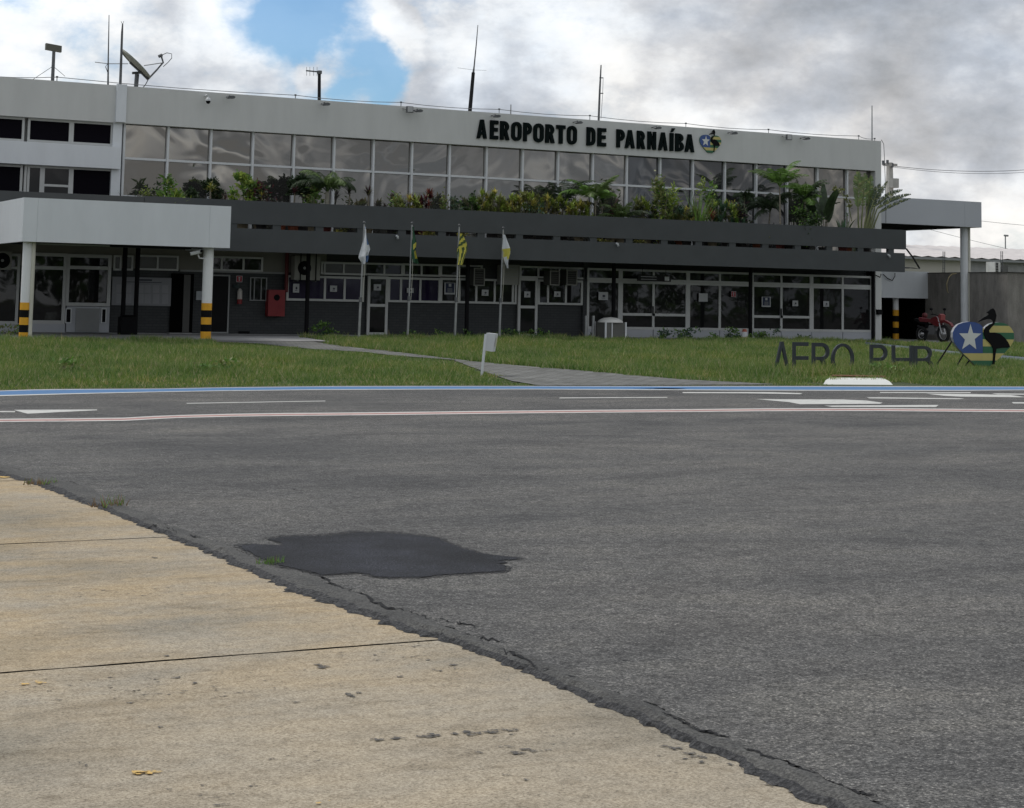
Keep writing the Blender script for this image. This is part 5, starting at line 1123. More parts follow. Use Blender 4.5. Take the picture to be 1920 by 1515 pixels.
slabz([(.40,.66),(.70,.74),(1.0,.66),(1.12,.56),(1.12,.60),(1.0,.72),(.72,.82),(.46,.76)], .13, RED2, 'front_fender')
slabz([(.44,.78),(.58,.80),(.6,1.0),(.5,1.04),(.42,.94)], .2, M('moto_pale_red', (.26, .06, .06), .4), 'headlight')
slabz([(-.12,.28),(.22,.28),(.28,.42),(.2,.6),(-.05,.62),(-.16,.44)], .22, M('engine_grey', (.16, .16, .16), .45, metal=.3), 'engine')
slabz([(-.3,.5),(-.06,.56),(.02,.66),(-.3,.68)], .2, BLACK, 'side_panel')
b = MB()
for y in (-.09, .09): b.tube([mp(.66, .34, y), mp(.44, .98, y)], [.03, .022], 6)
b.build('fork', CHR, mt)
b = MB(); b.tube([mp(.36, 1.10, -.38), mp(.40, 1.08, -.18), mp(.43, 1.02, 0), mp(.40, 1.08, .18), mp(.36, 1.10, .38)], .018, 6); b.build('handlebar', BLACK, mt)
for y in (-.3, .3):
    b = MB(); b.tube([mp(.40, 1.08, y), mp(.34, 1.26, y*1.15)], .01, 4); b.lathe(mp(.34, 1.24, y*1.15), [(0, 0), (.055, .02), (.06, .08), (0, .11)], 8); b.build('mirror', BLACK, mt)
b = MB(); b.tube([mp(-.62, .30, .1), mp(-.1, .42, .1)], .025, 5); b.tube([mp(-.1, .4, -.12), mp(-.7, .62, -.14)], .04, 6); b.tube([mp(.42, .95), mp(.1, .5), mp(-.15, .36)], .03, 5); b.build('frame', BLACKM, mt)
b = MB(); b.lathe(mp(-.72, 1.02, .25), [(0, -.08), (.09, -.05), (.11, .02), (.09, .09), (0, .13)], 12)
b.tube([mp(-.6, .88, .1), mp(-.7, .98, .24)], .02, 4); b.build('helmet', M('helmet_red', (.10, .014, .016), .5), mt, smooth=True)

# ------------------------------------------------------------------ plants on the terrace
TZ = 3.6
def blade(mb, b0, az, el, L, w, droop, n=4, m=0, prof=None):
    p = Vector(b0); e = el; side = Vector((-math.sin(az), math.cos(az), 0)); pts = []
    for k in range(n+1):
        t = k/n; ww = w*(prof[k] if prof else (.55+.9*t if t < .4 else 1.25*(1-t)**.8+.02)); pts.append((p - side*ww/2, p + side*ww/2))
        p = p + Vector((math.cos(az)*math.cos(e), math.sin(az)*math.cos(e), math.sin(e)))*(L/n); e -= droop/n*(.5+t)
    for (a, b_), (c, d) in zip(pts, pts[1:]): mb.quad(a, b_, d, c, m=m)
def rosette(mb, b0, n, L, w, r_, el=(.3, 1.45), droop=.9, m=(0,), nseg=4):
    for k in range(n):
        blade(mb, Vector(b0)+Vector((r_.uniform(-.03,.03), r_.uniform(-.03,.03), r_.uniform(-.04,.1))), r_.uniform(0, 6.28), r_.uniform(*el), L*r_.uniform(.7, 1.1), w*r_.uniform(.8, 1.2), droop*r_.uniform(.5, 1.3), nseg, r_.choice(m))
def frond(mb, b0, az, el, L, droop, ll, nl, lw, r_, m=0, hang=.6, up=.0):
    p = Vector(b0); e = el; pts = []; n = 9
    for k in range(n+1):
        pts.append(p.copy()); p = p + Vector((math.cos(az)*math.cos(e), math.sin(az)*math.cos(e), math.sin(e)))*(L/n); e -= droop/n*(.4+1.2*k/n)
    mb.tube(pts, [.018*(1-k/(n+1))+.004 for k in range(n+1)], 3, m=m, cap=False)
    side = Vector((-math.sin(az), math.cos(az), 0))
    for k in range(nl):
        t = .18+.82*k/nl; i = min(int(t*n), n-1); q = pts[i].lerp(pts[i+1], t*n-i); d = (pts[i+1]-pts[i]).normalized()
        l_ = ll*math.sin(math.pi*(.15+.8*t))*r_.uniform(.85, 1.1)
        for s_ in (-1, 1):
            v = (side*s_*.8 + d*.55 + Vector((0, 0, up-hang*r_.uniform(.5, 1.2)))).normalized(); tip = q + v*l_; wv_ = d*lw*.5
            mid = q + v*l_*.5 + Vector((0, 0, .04*l_)); mb.quad(q-wv_*.5, q+wv_*.5, mid+wv_, tip, mid-wv_, m=m)
def leafmass(mb, c, rx, ry, rz, n, size, r_, m=(0,), clusters=10, lens=1.9):
    cc = [(Vector((r_.gauss(0, .42)*rx, r_.gauss(0, .42)*ry, r_.uniform(-.85, .85)*rz)), r_.choice(m)) for _ in range(clusters)]
    for k in range(n):
        o, mi = r_.choice(cc); p = Vector(c) + o + Vector((r_.gauss(0, .23)*rx, r_.gauss(0, .23)*ry, r_.gauss(0, .2)*rz))
        d = Vector((r_.uniform(-1, 1), r_.uniform(-1, 1), r_.uniform(-.3, 1))).normalized(); s_ = d.cross(Vector((r_.uniform(-1, 1), r_.uniform(-1, 1), r_.uniform(-1, 1)))).normalized()
        L = size*lens*r_.uniform(.6, 1.2); w_ = size*.42*r_.uniform(.7, 1.2)
        mb.quad(p, p+d*L*.45+s_*w_, p+d*L, p+d*L*.45-s_*w_, m=mi if r_.random() < .75 else r_.choice(m))
POTM = [TERRA, M('dark_pot', (.035, .03, .03), .8), M('red_pot', (.17, .035, .03), .7), M('pale_pot', (.4, .4, .38), .7), M('tan_pot', (.24, .20, .13), .8)]
prnd = random.Random(21)
def plant(px, top, kind, label, cat, mats, w=30, Y=None, seed=None, pot=None, stem=None, **kw):
    """one potted plant: px = centre in the photo row, top = its highest leaf, w = spread in photo units"""
    r_ = random.Random(seed or int(px*7+top)); Y = max(52.85, Y or 52.85 + r_.random()*.75)
    T = at(px, top, Y); base = Vector((T.x, Y, TZ)); H = T.z - TZ; W = (at(px+w/2, top, Y).x - at(px-w/2, top, Y).x)
    t = thing(kw.pop('name', 'potted_plant'), base, label, cat, 'plants on the terrace')
    ph = min(.34, H*.3); pr = .17
    if pot is None: pot = r_.choice([0, 1, 1, 1, 2, 4])
    b = MB(); b.lathe(base, [(pr*.72, 0), (pr, ph*.92), (pr*1.1, ph*.92), (pr*1.1, ph), (pr*.9, ph), (0, ph*.94)], 10); b.build('pot', POTM[pot], t)
    mats = mats if isinstance(mats, list) else [mats]; mi = tuple(range(len(mats))); f = MB(); s_ = MB(); sb = base + Vector((0, 0, ph*.9))
    if kind == 'spiky':
        st_ = H - ph - W*.42; st_ = max(.05, st_)
        s_.tube([sb, sb+Vector((r_.uniform(-.04, .04), 0, st_))], [.035, .025], 5)
        rosette(f, sb+Vector((0, 0, st_-.02)), kw.get('n', 46), W*.56, kw.get('lw', .045), r_, kw.get('el', (.05, 1.5)), kw.get('droop', .7), mi)
    elif kind == 'grassy':
        h_ = H-ph; rosette(f, sb, kw.get('n', 70), h_*1.12, kw.get('lw', .025), r_, (.75, 1.5), kw.get('droop', 1.1), mi)
        s_.tube([sb-Vector((0, 0, .05)), sb+Vector((0, 0, .06))], .05, 5)
    elif kind == 'shrub':
        hz_ = (H-ph)/2; low = kw.get('low', 0.); cz = sb.z + hz_*(1+low)
        for k in range(5):
            a = r_.uniform(0, 6.28); s_.tube([sb, Vector((base.x+math.cos(a)*W*.12, Y+math.sin(a)*.1, sb.z+hz_*.7)), Vector((base.x+math.cos(a)*W*.3, Y+math.sin(a)*.2, sb.z+hz_*1.5))], [.018, .014, .006], 4)
        leafmass(f, (base.x, Y, cz), W*.55, min(W*.4, .45), hz_*(1-low), int(kw.get('n', 420)*1.7*min(1.8, max(.5, W*hz_*1.5))), kw.get('size', .075), r_, mi, kw.get('cl', 12), kw.get('lens', 1.9))
    elif kind == 'croton':
        for k in range(int(kw.get('heads', 16)*1.6)):
            q = Vector((base.x+r_.uniform(-.5, .5)*W, Y+r_.uniform(-.3, .3), sb.z+(H-ph)*r_.uniform(.2, .88)))
            s_.tube([sb+Vector((r_.uniform(-.05, .05), 0, 0)), q], [.014, .008], 4); rosette(f, q, 26, .24, .058, r_, (-.3, 1.4), .8, (r_.choice(mi),), 3)
    elif kind == 'smalltree':
        cr = kw.get('cr', .4); zc = sb.z + (H-ph)*(1-cr/2)
        s_.tube([sb, Vector((base.x+r_.uniform(-.05, .05)+kw.get('lean', 0), Y, sb.z+(H-ph)*(1-cr)*.9)), Vector((base.x+kw.get('lean', 0)*1.5, Y, zc))], [.028, .022, .012], 5)
        for k in range(kw.get('lobes', 6)):
            c = Vector((base.x+r_.uniform(-.46, .46)*W, Y+r_.uniform(-.2, .2), zc+r_.uniform(-.45, .35)*(H-ph)*cr)); s_.tube([Vector((base.x+kw.get('lean', 0), Y, zc-(H-ph)*cr*.4)), c], [.014, .006], 4)
            leafmass(f, c, W*.22, W*.2, (H-ph)*cr*.26, int(kw.get('n', 85)*1.4), kw.get('size', .06)*1.15, r_, mi, 4, 1.6)
    elif kind == 'palm':
        th = (H-ph)*kw.get('th', .55); lean = kw.get('lean', 0.); top_ = sb+Vector((lean, 0, th))
        s_.tube([sb, sb+Vector((lean*.4, 0, th*.5)), top_], [kw.get('tr', .045)*1.2, kw.get('tr', .045), kw.get('tr', .045)*.8], 7)
        for k in range(kw.get('n', 9)):
            a = 6.28*k/kw.get('n', 9) + r_.uniform(-.25, .25); frond(f, top_+Vector((0, 0, r_.uniform(-.05, .05))), a, r_.uniform(*kw.get('el', (.5, 1.35))), (W*.52)*r_.uniform(.85, 1.3)*kw.get('fl', 1.2), kw.get('droop', 1.5)*r_.uniform(.8, 1.2), kw.get('ll', .3), int(kw.get('nl', 22)*1.7), kw.get('lw', .03), r_, r_.choice(mi), kw.get('hang', .55), kw.get('up', 0))
    elif kind == 'paddle':
        for k in range(kw.get('n', 7)):
            a = r_.uniform(0, 6.28); L = (H-ph)*r_.uniform(.75, 1.05); e = r_.uniform(1.05, 1.5)
            hd_ = Vector((math.cos(a)*math.cos(e), math.sin(a)*math.cos(e)*.6, math.sin(e))); q = sb+hd_*L*.45; s_.tube([sb, q], [.02, .012], 4)
            blade(f, q, a, e, L*.58, kw.get('lw', .2), kw.get('droop', .9), 6, r_.choice(mi), [.3, .85, 1, .95, .75, .45, .05])
    if f.v: f.build('foliage', mats, t, fixn=False)
    if s_.v: s_.build('stem', stem or TRUNK, t)
    return t
G, D, LM, YE, MA, RE, PA, OL, PU_, BG = L_GREEN, L_DARK, L_LIME, L_YEL, L_MAROON, L_RED, L_PALM, L_OLIVE, L_PURP, L_BLUE
plant(247, 344, 'grassy', 'thin dark grass-like plant at the far left end of the terrace', 'plant', D, 22, n=26, lw=.018)
plant(270, 346, 'shrub', 'low yellow-green feathery shrub near the left end of the terrace', 'shrub', [OL, LM], 40, n=520, size=.05)
plant(290, 342, 'shrub', 'dark shrub behind the yellow-green feathery one', 'shrub', D, 26, Y=53.8, n=300)
plant(327, 334, 'shrub', 'broad bright green leafy bush, biggest at the left end of the terrace', 'shrub', [G, G, LM], 52, n=640, size=.1, lens=2.4)
plant(318, 350, 'grassy', 'green strap-leaved plant in front of the broad bright green bush', 'plant', [G, LM], 36, Y=52.6, n=60, lw=.04)
plant(366, 341, 'smalltree', 'dark shrub with bare pale stems left of the variegated rosette', 'shrub', D, 26, cr=.55, n=60)
plant(402, 329, 'smalltree', 'small nearly black tree behind the yellow variegated rosette', 'small tree', D, 46, Y=54.1, cr=.45, n=110, lobes=7)
plant(396, 342, 'spiky', 'rosette with yellow variegated strap leaves beside a white mullion', 'plant', [YE, LM, OL], 26, Y=52.7, n=60, lw=.05, droop=1.3)
plant(431, 358, 'grassy', 'brownish tufted plant right of the yellow variegated rosette', 'plant', [OL, RE], 28, n=50)
plant(455, 358, 'grassy', 'dark upright blades under the lime crowned tree', 'plant', D, 22, n=34, lw=.03)
plant(458, 318, 'smalltree', 'slender small tree with lime green clumped crown', 'small tree', [LM, G], 50, Y=53.0, cr=.6, lobes=9, n=90, size=.075, lean=.15)
plant(488, 346, 'shrub', 'dark reddish shrub right of the lime crowned tree', 'shrub', [PU_, D, MA], 42, n=380, size=.085)
plant(492, 357, 'spiky', 'yellow edged agave-like rosette before the dark reddish shrub', 'plant', [YE, OL], 28, Y=52.62, n=26, lw=.05, droop=.3, el=(.4, 1.4))
plant(528, 338, 'palm', 'young green palm with soft fronds, left of the maroon plant', 'palm', [G, PA], 42, th=.18, n=12, ll=.25, nl=22, el=(.9, 1.45), droop=1.0)
plant(552, 349, 'spiky', 'maroon strap-leaved plant beside a white mullion', 'plant', [MA, PU_], 22, n=50, lw=.045, droop=.6)
plant(571, 318, 'smalltree', 'tall dark crowned tree left of the thick trunked palm', 'small tree', [D], 52, Y=53.9, cr=.55, lobes=9, n=120, size=.07)
plant(589, 347, 'shrub', 'green shrub between the dark crowned tree and the thick trunked palm', 'shrub', [G, OL], 26, n=420, size=.085)
plant(615, 309, 'palm', 'palm with a thick pale trunk and drooping fronds', 'palm', [PA, D], 100, Y=52.9, th=.58, n=11, tr=.075, ll=.34, nl=26, el=(.5, 1.3), droop=2.1, hang=1.0, stem=M('pale_trunk', (.27, .255, .21), .85, .2, 12))
plant(655, 344, 'spiky', 'dark narrow-leaved plant under the fronds of the thick trunked palm', 'plant', [PU_, D], 34, n=60, lw=.03)
plant(691, 348, 'spiky', 'lone dark maroon spiky plant with clear glass on both sides', 'plant', [MA, PU_, OL], 30, n=64, lw=.032, droop=.5)
plant(737, 366, 'shrub', 'small green shrub at the left foot of a yellow-green croton', 'shrub', [G, OL], 32, n=420, size=.08)
plant(766, 362, 'croton', 'yellow-green croton left of the red cordyline', 'shrub', [YE, LM, OL], 46, heads=20)
plant(786, 363, 'croton', 'red and orange leaved croton in front of the red cordyline', 'shrub', [RE, MA, OL], 36, heads=16)
plant(806, 354, 'spiky', 'upright red cordyline with broad pointed leaves', 'plant', [MA, RE], 32, n=30, lw=.065, droop=.25, el=(.5, 1.5))
plant(835, 356, 'shrub', 'narrow climbing green shrub on a white mullion', 'shrub', [G, OL], 14, n=300, size=.07)
plant(855, 360, 'shrub', 'thin dark drooping shrub right of the climbing one', 'shrub', [D, BG], 20, n=240, size=.08)
plant(884, 355, 'smalltree', 'cloud-shaped dark green small tree in a pale pot', 'small tree', [G, D], 36, Y=53.9, cr=.6, lobes=6, n=90, pot=3)
plant(925, 353, 'croton', 'largest yellow croton, left of the middle of the terrace', 'shrub', [YE, LM, OL], 48, heads=34)
plant(972, 355, 'croton', 'tall yellow croton beside the largest one', 'shrub', [YE, OL, LM], 46, heads=30)
plant(992, 386, 'shrub', 'low dense green ground fern at the foot of the tall croton', 'fern', [BG, G], 52, Y=52.55, n=420, size=.06)
plant(1027, 362, 'croton', 'yellow-green croton left of the dark palm', 'shrub', [YE, LM, OL], 46, heads=26)
plant(1056, 320, 'palm', 'dark palm with one long frond arching left', 'palm', [D], 100, Y=54.0, th=.45, n=11, ll=.32, nl=24, el=(.4, 1.4), droop=1.7)
plant(1086, 375, 'croton', 'yellow narrow-leaved croton before the green palm trunk', 'shrub', [YE, LM], 42, heads=22)
plant(1117, 317, 'palm', 'green palm with a thin pale trunk, tallest at the middle of the terrace', 'palm', [PA, G], 88, Y=52.9, th=.56, n=13, tr=.03, ll=.36, nl=26, el=(.5, 1.45), droop=1.5)
plant(1130, 364, 'spiky', 'black fan-like blades right of the thin trunked palm', 'plant', [D], 28, Y=54.0, n=36, lw=.05, droop=.3)
plant(1146, 381, 'shrub', 'small crimson leaved shrub among dark stems', 'shrub', [MA], 18, n=220, size=.07)
plant(1165, 342, 'palm', 'dusky palm with feathery fronds at the right of the thin trunked palm', 'palm', [PA, D], 72, Y=53.4, th=.35, n=10, ll=.28, nl=22, droop=1.6)
plant(1214, 366, 'croton', 'speckled pale green croton left of the tall bamboo-like clump', 'shrub', [OL, LM, D], 40, heads=24)
plant(1243, 334, 'shrub', 'tall yellow-green bamboo-like clump', 'shrub', [LM, OL, G], 38, n=620, size=.07, lens=3)
plant(1276, 354, 'palm', 'dense dark green palm behind the variegated shrub', 'palm', [PA, D], 58, Y=53.7, th=.3, n=13, ll=.3, nl=22, droop=1.3)
plant(1288, 386, 'croton', 'variegated white and green shrub at the band edge', 'shrub', [YE, BG, OL], 36, Y=52.6, heads=18)
plant(1308, 357, 'grassy', 'upright green fan of long leaves, right of the variegated shrub', 'plant', [G, PA], 44, Y=52.8, n=56, lw=.05, droop=.5)
plant(1331, 343, 'shrub', 'bright green upright shrub top behind the green fan', 'shrub', [LM, G], 28, Y=53.6, n=460, size=.085)
plant(1336, 391, 'spiky', 'rusty red spiky plant at the band edge', 'plant', [RE, RE, OL], 34, Y=52.6, n=60, lw=.035, droop=1.1)
plant(1362, 369, 'croton', 'broad green and yellow croton right of the rusty spiky plant', 'shrub', [G, LM, BG], 48, heads=28)
plant(1372, 376, 'croton', 'croton with a bright yellow crown', 'shrub', [YE, LM], 30, Y=53.5, heads=12)
plant(1390, 384, 'shrub', 'dark purple leaved shrub below the thin dark palm', 'shrub', [PU_, D], 30, n=300, size=.1)
plant(1396, 311, 'palm', 'thin dark palm with a ragged narrow crown', 'palm', [D], 34, Y=54.2, th=.62, n=9, tr=.028, ll=.26, nl=16, el=(.2, 1.4), droop=2.0, hang=1)
plant(1420, 395, 'palm', 'low spreading yellow-green fern palm at the band edge', 'fern', [OL, LM], 50, Y=52.6, th=.05, n=12, ll=.16, nl=20, el=(.3, 1.2), droop=1.0)
plant(1440, 328, 'palm', 'dark many-branched palm with heavy drooping crown', 'palm', [D], 72, Y=54.3, th=.5, n=14, tr=.03, ll=.3, nl=20, el=(.3, 1.4), droop=2.2, hang=1.0, lean=.1)
plant(1464, 306, 'palm', 'tallest green palm with V-shaped crown, slender leaning trunk', 'palm', [PA, G], 76, Y=53.0, th=.72, n=9, tr=.03, ll=.34, nl=24, el=(.8, 1.4), droop=1.5, lean=-.05)
plant(1505, 319, 'palm', 'full green palm right of the tallest one', 'palm', [PA, G, D], 66, Y=53.3, th=.6, n=14, tr=.04, ll=.34, nl=24, el=(.2, 1.4), droop=1.8, lean=.1)
plant(1511, 388, 'shrub', 'dense dark green shrub at the foot of the two tall palms', 'shrub', [G, D], 48, Y=52.7, n=700, size=.08)
plant(1478, 396, 'palm', 'low feathery fern at the foot of the tallest palm', 'fern', [G, OL], 40, Y=52.6, th=.05, n=10, ll=.15, nl=18, el=(.3, 1.2), droop=.9)
plant(1543, 334, 'paddle', 'dark broad-leaved banana-like plant', 'plant', [D], 34, Y=54.2, n=11, lw=.3)
plant(1580, 403, 'paddle', 'low agave-like plant with wide green leaves', 'plant', [BG, D], 44, Y=52.7, n=9, lw=.12, droop=.6)
t = plant(1589, 395, 'spiky', 'slender curved plant with a drooping leafy tip', 'plant', [G], 16, Y=53.2, n=10, lw=.05)
b = MB(); P_ = [at(1597, 415, 53.2), at(1593, 395, 53.2), at(1588, 372, 53.2), at(1578, 360, 53.2), at(1564, 353, 53.2)]; b.tube(P_, [.018, .016, .012, .01, .006], 5); b.build('curved_stem', STEMG, t)
b = MB(); r_ = random.Random(3)
for q in P_[2:]: leafmass(b, q, .12, .1, .1, 26, .07, r_, (0,), 3)
leafmass(b, at(1591, 385, 53.2), .1, .1, .2, 30, .07, r_, (0,), 3); b.build('foliage', [L_OLIVE], t, fixn=False)
# traveller palm at the right corner
tp = thing('traveller_palm', (at(1618, 425, 52.9).x, 52.9, TZ), 'fan-shaped traveller palm with torn paddle leaves at the right end of the terrace', 'palm', 'plants on the terrace')
B0 = at(1618, 432, 52.9); B0.z = TZ+.3
MB().lathe((B0.x, 52.9, TZ), [(.2, 0), (.27, .34), (.3, .34), (.3, .4), (.2, .4), (0, .38)], 12).build('pot', POTM[1], tp)
def torn_leaf(base, ctl, tip, wid, seed, m=0, dry=.0, fold=.5):
    r_ = random.Random(seed); f = MB(); n = 26; P_ = []
    for k in range(n+1):
        t = k/n; P_.append(base*(1-t)**2 + ctl*2*t*(1-t) + tip*t*t)
    for k in range(n):
        t = k/n; d = (P_[k+1]-P_[k]).normalized(); s_ = d.cross(Vector((.15, 1, 0)).normalized()).normalized(); bk = Vector((0, 1, 0))
        ww = wid*math.sin(math.pi*min(.97, .10+.9*t))**.6
        for sgn in (-1, 1):
            if r_.random() < .03: continue
            v = (s_*sgn + d*.5 + bk*(.25+r_.uniform(-.12, .12))*fold*sgn - Vector((0, 0, .2*r_.random()*fold))).normalized(); L = ww*r_.uniform(.8, 1.1); g_ = 1.0 if r_.random() < .72 else .7
            f.quad(P_[k], P_[k+1].lerp(P_[k], 1-g_), P_[k+1].lerp(P_[k], 1-g_)+v*L*.97, P_[k]+v*L+d*.01, m=1 if r_.random() < dry else 0)
    return f, P_
LV = [((1612,405),(1606,375),(1609,322),17,0), ((1617,405),(1618,372),(1622,325),15,1), ((1624,405),(1630,375),(1634,328),12,2), ((1625,412),(1636,385),(1650,345),9,3), ((1627,410),(1640,372),(1664,340),7,4), ((1630,412),(1650,365),(1692,356),7,5), ((1632,414),(1655,372),(1708,364),6.5,6), ((1634,416),(1660,385),(1707,372),5,7), ((1620,408),(1628,378),(1643,350),9,8)]
for (bx_, by_), (cx_, cy_), (tx_, ty_), wd, k in LV:
    Yl = 52.9 + (k % 3-1)*.1; q = at(cx_*.55+bx_*.45, cy_*.55+by_*.45, Yl)
    c2, tp_ = at(cx_, cy_, Yl), at(tx_, ty_, Yl); wm_ = wd*(.0135 if k < 3 else .016)
    f, PP = torn_leaf(q, (c2*.7+q*.0+tp_*.3) if k > 4 else (q+tp_)/2+Vector((0,0,.05)), tp_, wm_, 50+k, dry=.12)
    f.build('leaf', [L_PALM if k < 3 else L_DARK, L_OLIVE], tp, fixn=False)
    MB().tube([B0+Vector((.03*(k-4), 0, 0)), B0.lerp(q, .6)+Vector((.02*(k-4), 0, .05)), q, PP[13], PP[-1]], [.045, .034, .024, .014, .004], 5).build('leaf_stalk', M('stalk_green', (.15, .17, .07), .6, .2, 8), tp)
# trailing yellow plants seen through the slit between the bands
for k, (px_, w_) in enumerate([(640, 24), (808, 24), (866, 14), (1124, 18), (1205, 26), (800, 12)]):
    q = at(px_, 437 + (px_-800)*.0405, 52.4); r_ = random.Random(90+k); f = MB(); W = w_*.0175; leafmass(f, (q.x, 52.4, zb[2]+.05), W*.7, .1, .05, 70, .06, r_, (0, 1), 6)
    tag(f.build('trailing_plant', [L_YEL, L_OLIVE], fixn=False), 'yellow-green trailing plant spilling through the band slot, ' + ['behind the white flag', 'left of the striped flag', 'beside the striped flag', 'above the bollards', 'above the hanging sign', 'between the second and third flags'][k], 'plant', 'trailing plants in the band slot')
# weeds and shrubs at the foot of the wall
for k, (px_, py_, w_, h_, n_) in enumerate([(612, 634, .75, .42, 260), (757+8, 636, .3, .2, 60), (822, 630, .4, .25, 90), (876, 630, .35, .25, 80), (947, 632, .3, .28, 80), (968, 632, .4, .28, 90), (1003, 632, .4, .3, 100), (1024, 632, .4, .22, 80), (1116, 632, .3, .3, 80), (1245, 637, .5, .32, 140), (1283, 640, .9, .36, 240), (1340, 639, .3, .22, 70), (1370, 640, .75, .38, 220), (1425, 642, .9, .42, 260), (1385, 640, .3, .25, 80), (1506, 642, .35, .2, 60)]):
    Y_ = 53.4; q = at(px_, py_, Y_); r_ = random.Random(300+k); f = MB(); leafmass(f, (q.x, Y_, GZ1+h_*.55), w_*.6, .25, h_*.55, n_, .07, r_, (0, 1), 9, 1.7); s_ = MB()
    t = thing('wall_weed', (q.x, Y_, GZ1), 'weed at the terminal wall foot, ' + ['bright and leafy, right of first slim post', 'below the second flagpole', 'below the third flagpole, left one', 'beside the slim post behind the flags', 'left of the right glass door', 'at the left jamb of the right glass door', 'at the right jamb of the right glass door', 'under the window left of the brick pier', 'between the two bollards', 'right of the litter bin', 'wide, below the blank white sheet', 'tiny, between two wide weeds', 'wide, left of the traffic cone', 'widest, right of the second-last slim post', 'small, touching the traffic cone', 'small, behind the standing letter E'][k], 'weed', 'weeds along the terminal wall')
    f.build('foliage', [L_GREEN, L_BLUE], t, fixn=False); s_.tube([(q.x, Y_, GZ1-.03), (q.x, Y_, GZ1+h_*.6)], .012, 4); s_.build('stem', STEMG, t)
for k, (px_, py_, lb) in enumerate(((1655, 707, 'leafy dark weed beside the whitewashed concrete block'), (135, 700, 'small leafy weed in the left lawn, nearer the road'), (400, 700, 'leafy yellowish weed in the left lawn below the right striped post'), (15, 630, 'bright leafy weed clump at the foot of the left striped post'))):
    q = land(px_, py_); r_ = random.Random(500+k); f = MB(); leafmass(f, (q.x, q.y, q.z+.16), .45 if k != 3 else .6, .3, .15, 130, .075, r_, (0, 1), 9, 1.6)
    t = thing('lawn_weed', q, lb, 'weed', 'leafy weeds in the lawn'); f.build('foliage', [L_GREEN, L_OLIVE], t, fixn=False); MB().tube([q, q+Vector((0, 0, .2))], .012, 4).build('stem', STEMG, t)
# far treeline behind the photographer: only its reflection is seen
tl = MB(); r_ = random.Random(77)
for k in range(70):
    x = -10 + 210*k/69 + r_.uniform(-2, 2); y = -70 + r_.uniform(-8, 8); h = r_.uniform(5.5, 8.5); leafmass(tl, (x, y, h*.55), 3.2, 3, h*.5, 150, .9, r_, (0, 1), 10, 1.3); tl.tube([(x, y, 0), (x, y, h*.6)], .2, 5, m=2)
tag(tl.build('far_treeline', [L_DARK, L_GREEN, TRUNK], fixn=False), 'dark line of trees on the far side of the apron', 'trees', kind='stuff')

# ------------------------------------------------------------------ sky, sun, camera
world = bpy.data.worlds.new('World'); scene.world = world; world.use_nodes = True; nt = world.node_tree; nt.nodes.clear()
out = nt.nodes.new('ShaderNodeOutputWorld'); bg = nt.nodes.new('ShaderNodeBackground'); nt.links.new(bg.outputs[0], out.inputs[0])
SUN_EL, SUN_AZ = 58, -38
sky = nt.nodes.new('ShaderNodeTexSky'); sky.sky_type = 'NISHITA'; sky.sun_disc = False; sky.sun_elevation = R(SUN_EL); sky.sun_rotation = R(SUN_AZ); sky.air_density = 1.1; sky.dust_density = .6
STR = .1; bg.inputs['Strength'].default_value = STR
tc = nt.nodes.new('ShaderNodeTexCoord'); dirv = tc.outputs['Generated']
mpg = nt.nodes.new('ShaderNodeMapping'); mpg.inputs['Scale'].default_value = (1, 1, 1.7); nt.links.new(dirv, mpg.inputs[0])
def math_(op, a, b=None, clamp=False):
    m_ = nt.nodes.new('ShaderNodeMath'); m_.operation = op; m_.use_clamp = clamp
    for i, v in enumerate((a, b)):
        if v is None: continue
        if isinstance(v, (int, float)): m_.inputs[i].default_value = v
        else: nt.links.new(v, m_.inputs[i])
    return m_.outputs[0]
wn = noise(nt, 5.5, 3, .5, vec=mpg.outputs[0])
n1 = noise(nt, 7.0, 10, .58, vec=mpg.outputs[0], dist=.25); n2 = noise(nt, 9, 9, .54, vec=mpg.outputs[0], dist=.0); n3 = noise(nt, 2.3, 4, .5, vec=mpg.outputs[0])
# big cloud masses and gaps at fixed bearings of the sky
wv = nt.nodes.new('ShaderNodeVectorMath'); wv.operation = 'SCALE'; wv.inputs[3].default_value = .07
nz = nt.nodes.new('ShaderNodeTexNoise'); nz.inputs['Scale'].default_value = 16; nz.inputs['Detail'].default_value = 6; nt.links.new(dirv, nz.inputs[0])
sb_ = nt.nodes.new('ShaderNodeVectorMath'); sb_.operation = 'SUBTRACT'; sb_.inputs[1].default_value = (.5, .5, .5); nt.links.new(nz.outputs[1], sb_.inputs[0]); nt.links.new(sb_.outputs[0], wv.inputs[0])
ad = nt.nodes.new('ShaderNodeVectorMath'); ad.operation = 'ADD'; nt.links.new(dirv, ad.inputs[0]); nt.links.new(wv.outputs[0], ad.inputs[1])
nm = nt.nodes.new('ShaderNodeVectorMath'); nm.operation = 'NORMALIZE'; nt.links.new(ad.outputs[0], nm.inputs[0])
def lobe(px, py, deg, amp):
    d = ray(px, py).normalized(); dp = nt.nodes.new('ShaderNodeVectorMath'); dp.operation = 'DOT_PRODUCT'; dp.inputs[1].default_value = d; nt.links.new(nm.outputs[0], dp.inputs[0])
    mr = nt.nodes.new('ShaderNodeMapRange'); mr.interpolation_type = 'SMOOTHSTEP'; mr.inputs[1].default_value = math.cos(R(deg)); mr.inputs[2].default_value = 1; mr.inputs[3].default_value = 0; mr.inputs[4].default_value = amp
    nt.links.new(dp.outputs['Value'], mr.inputs[0]); return mr.outputs[0]
nf_ = noise(nt, 26, 8, .62, vec=mpg.outputs[0]); cov = math_('ADD', math_('ADD', math_('MULTIPLY', n1, 1.9), math_('MULTIPLY', nf_, .7)), -.55)
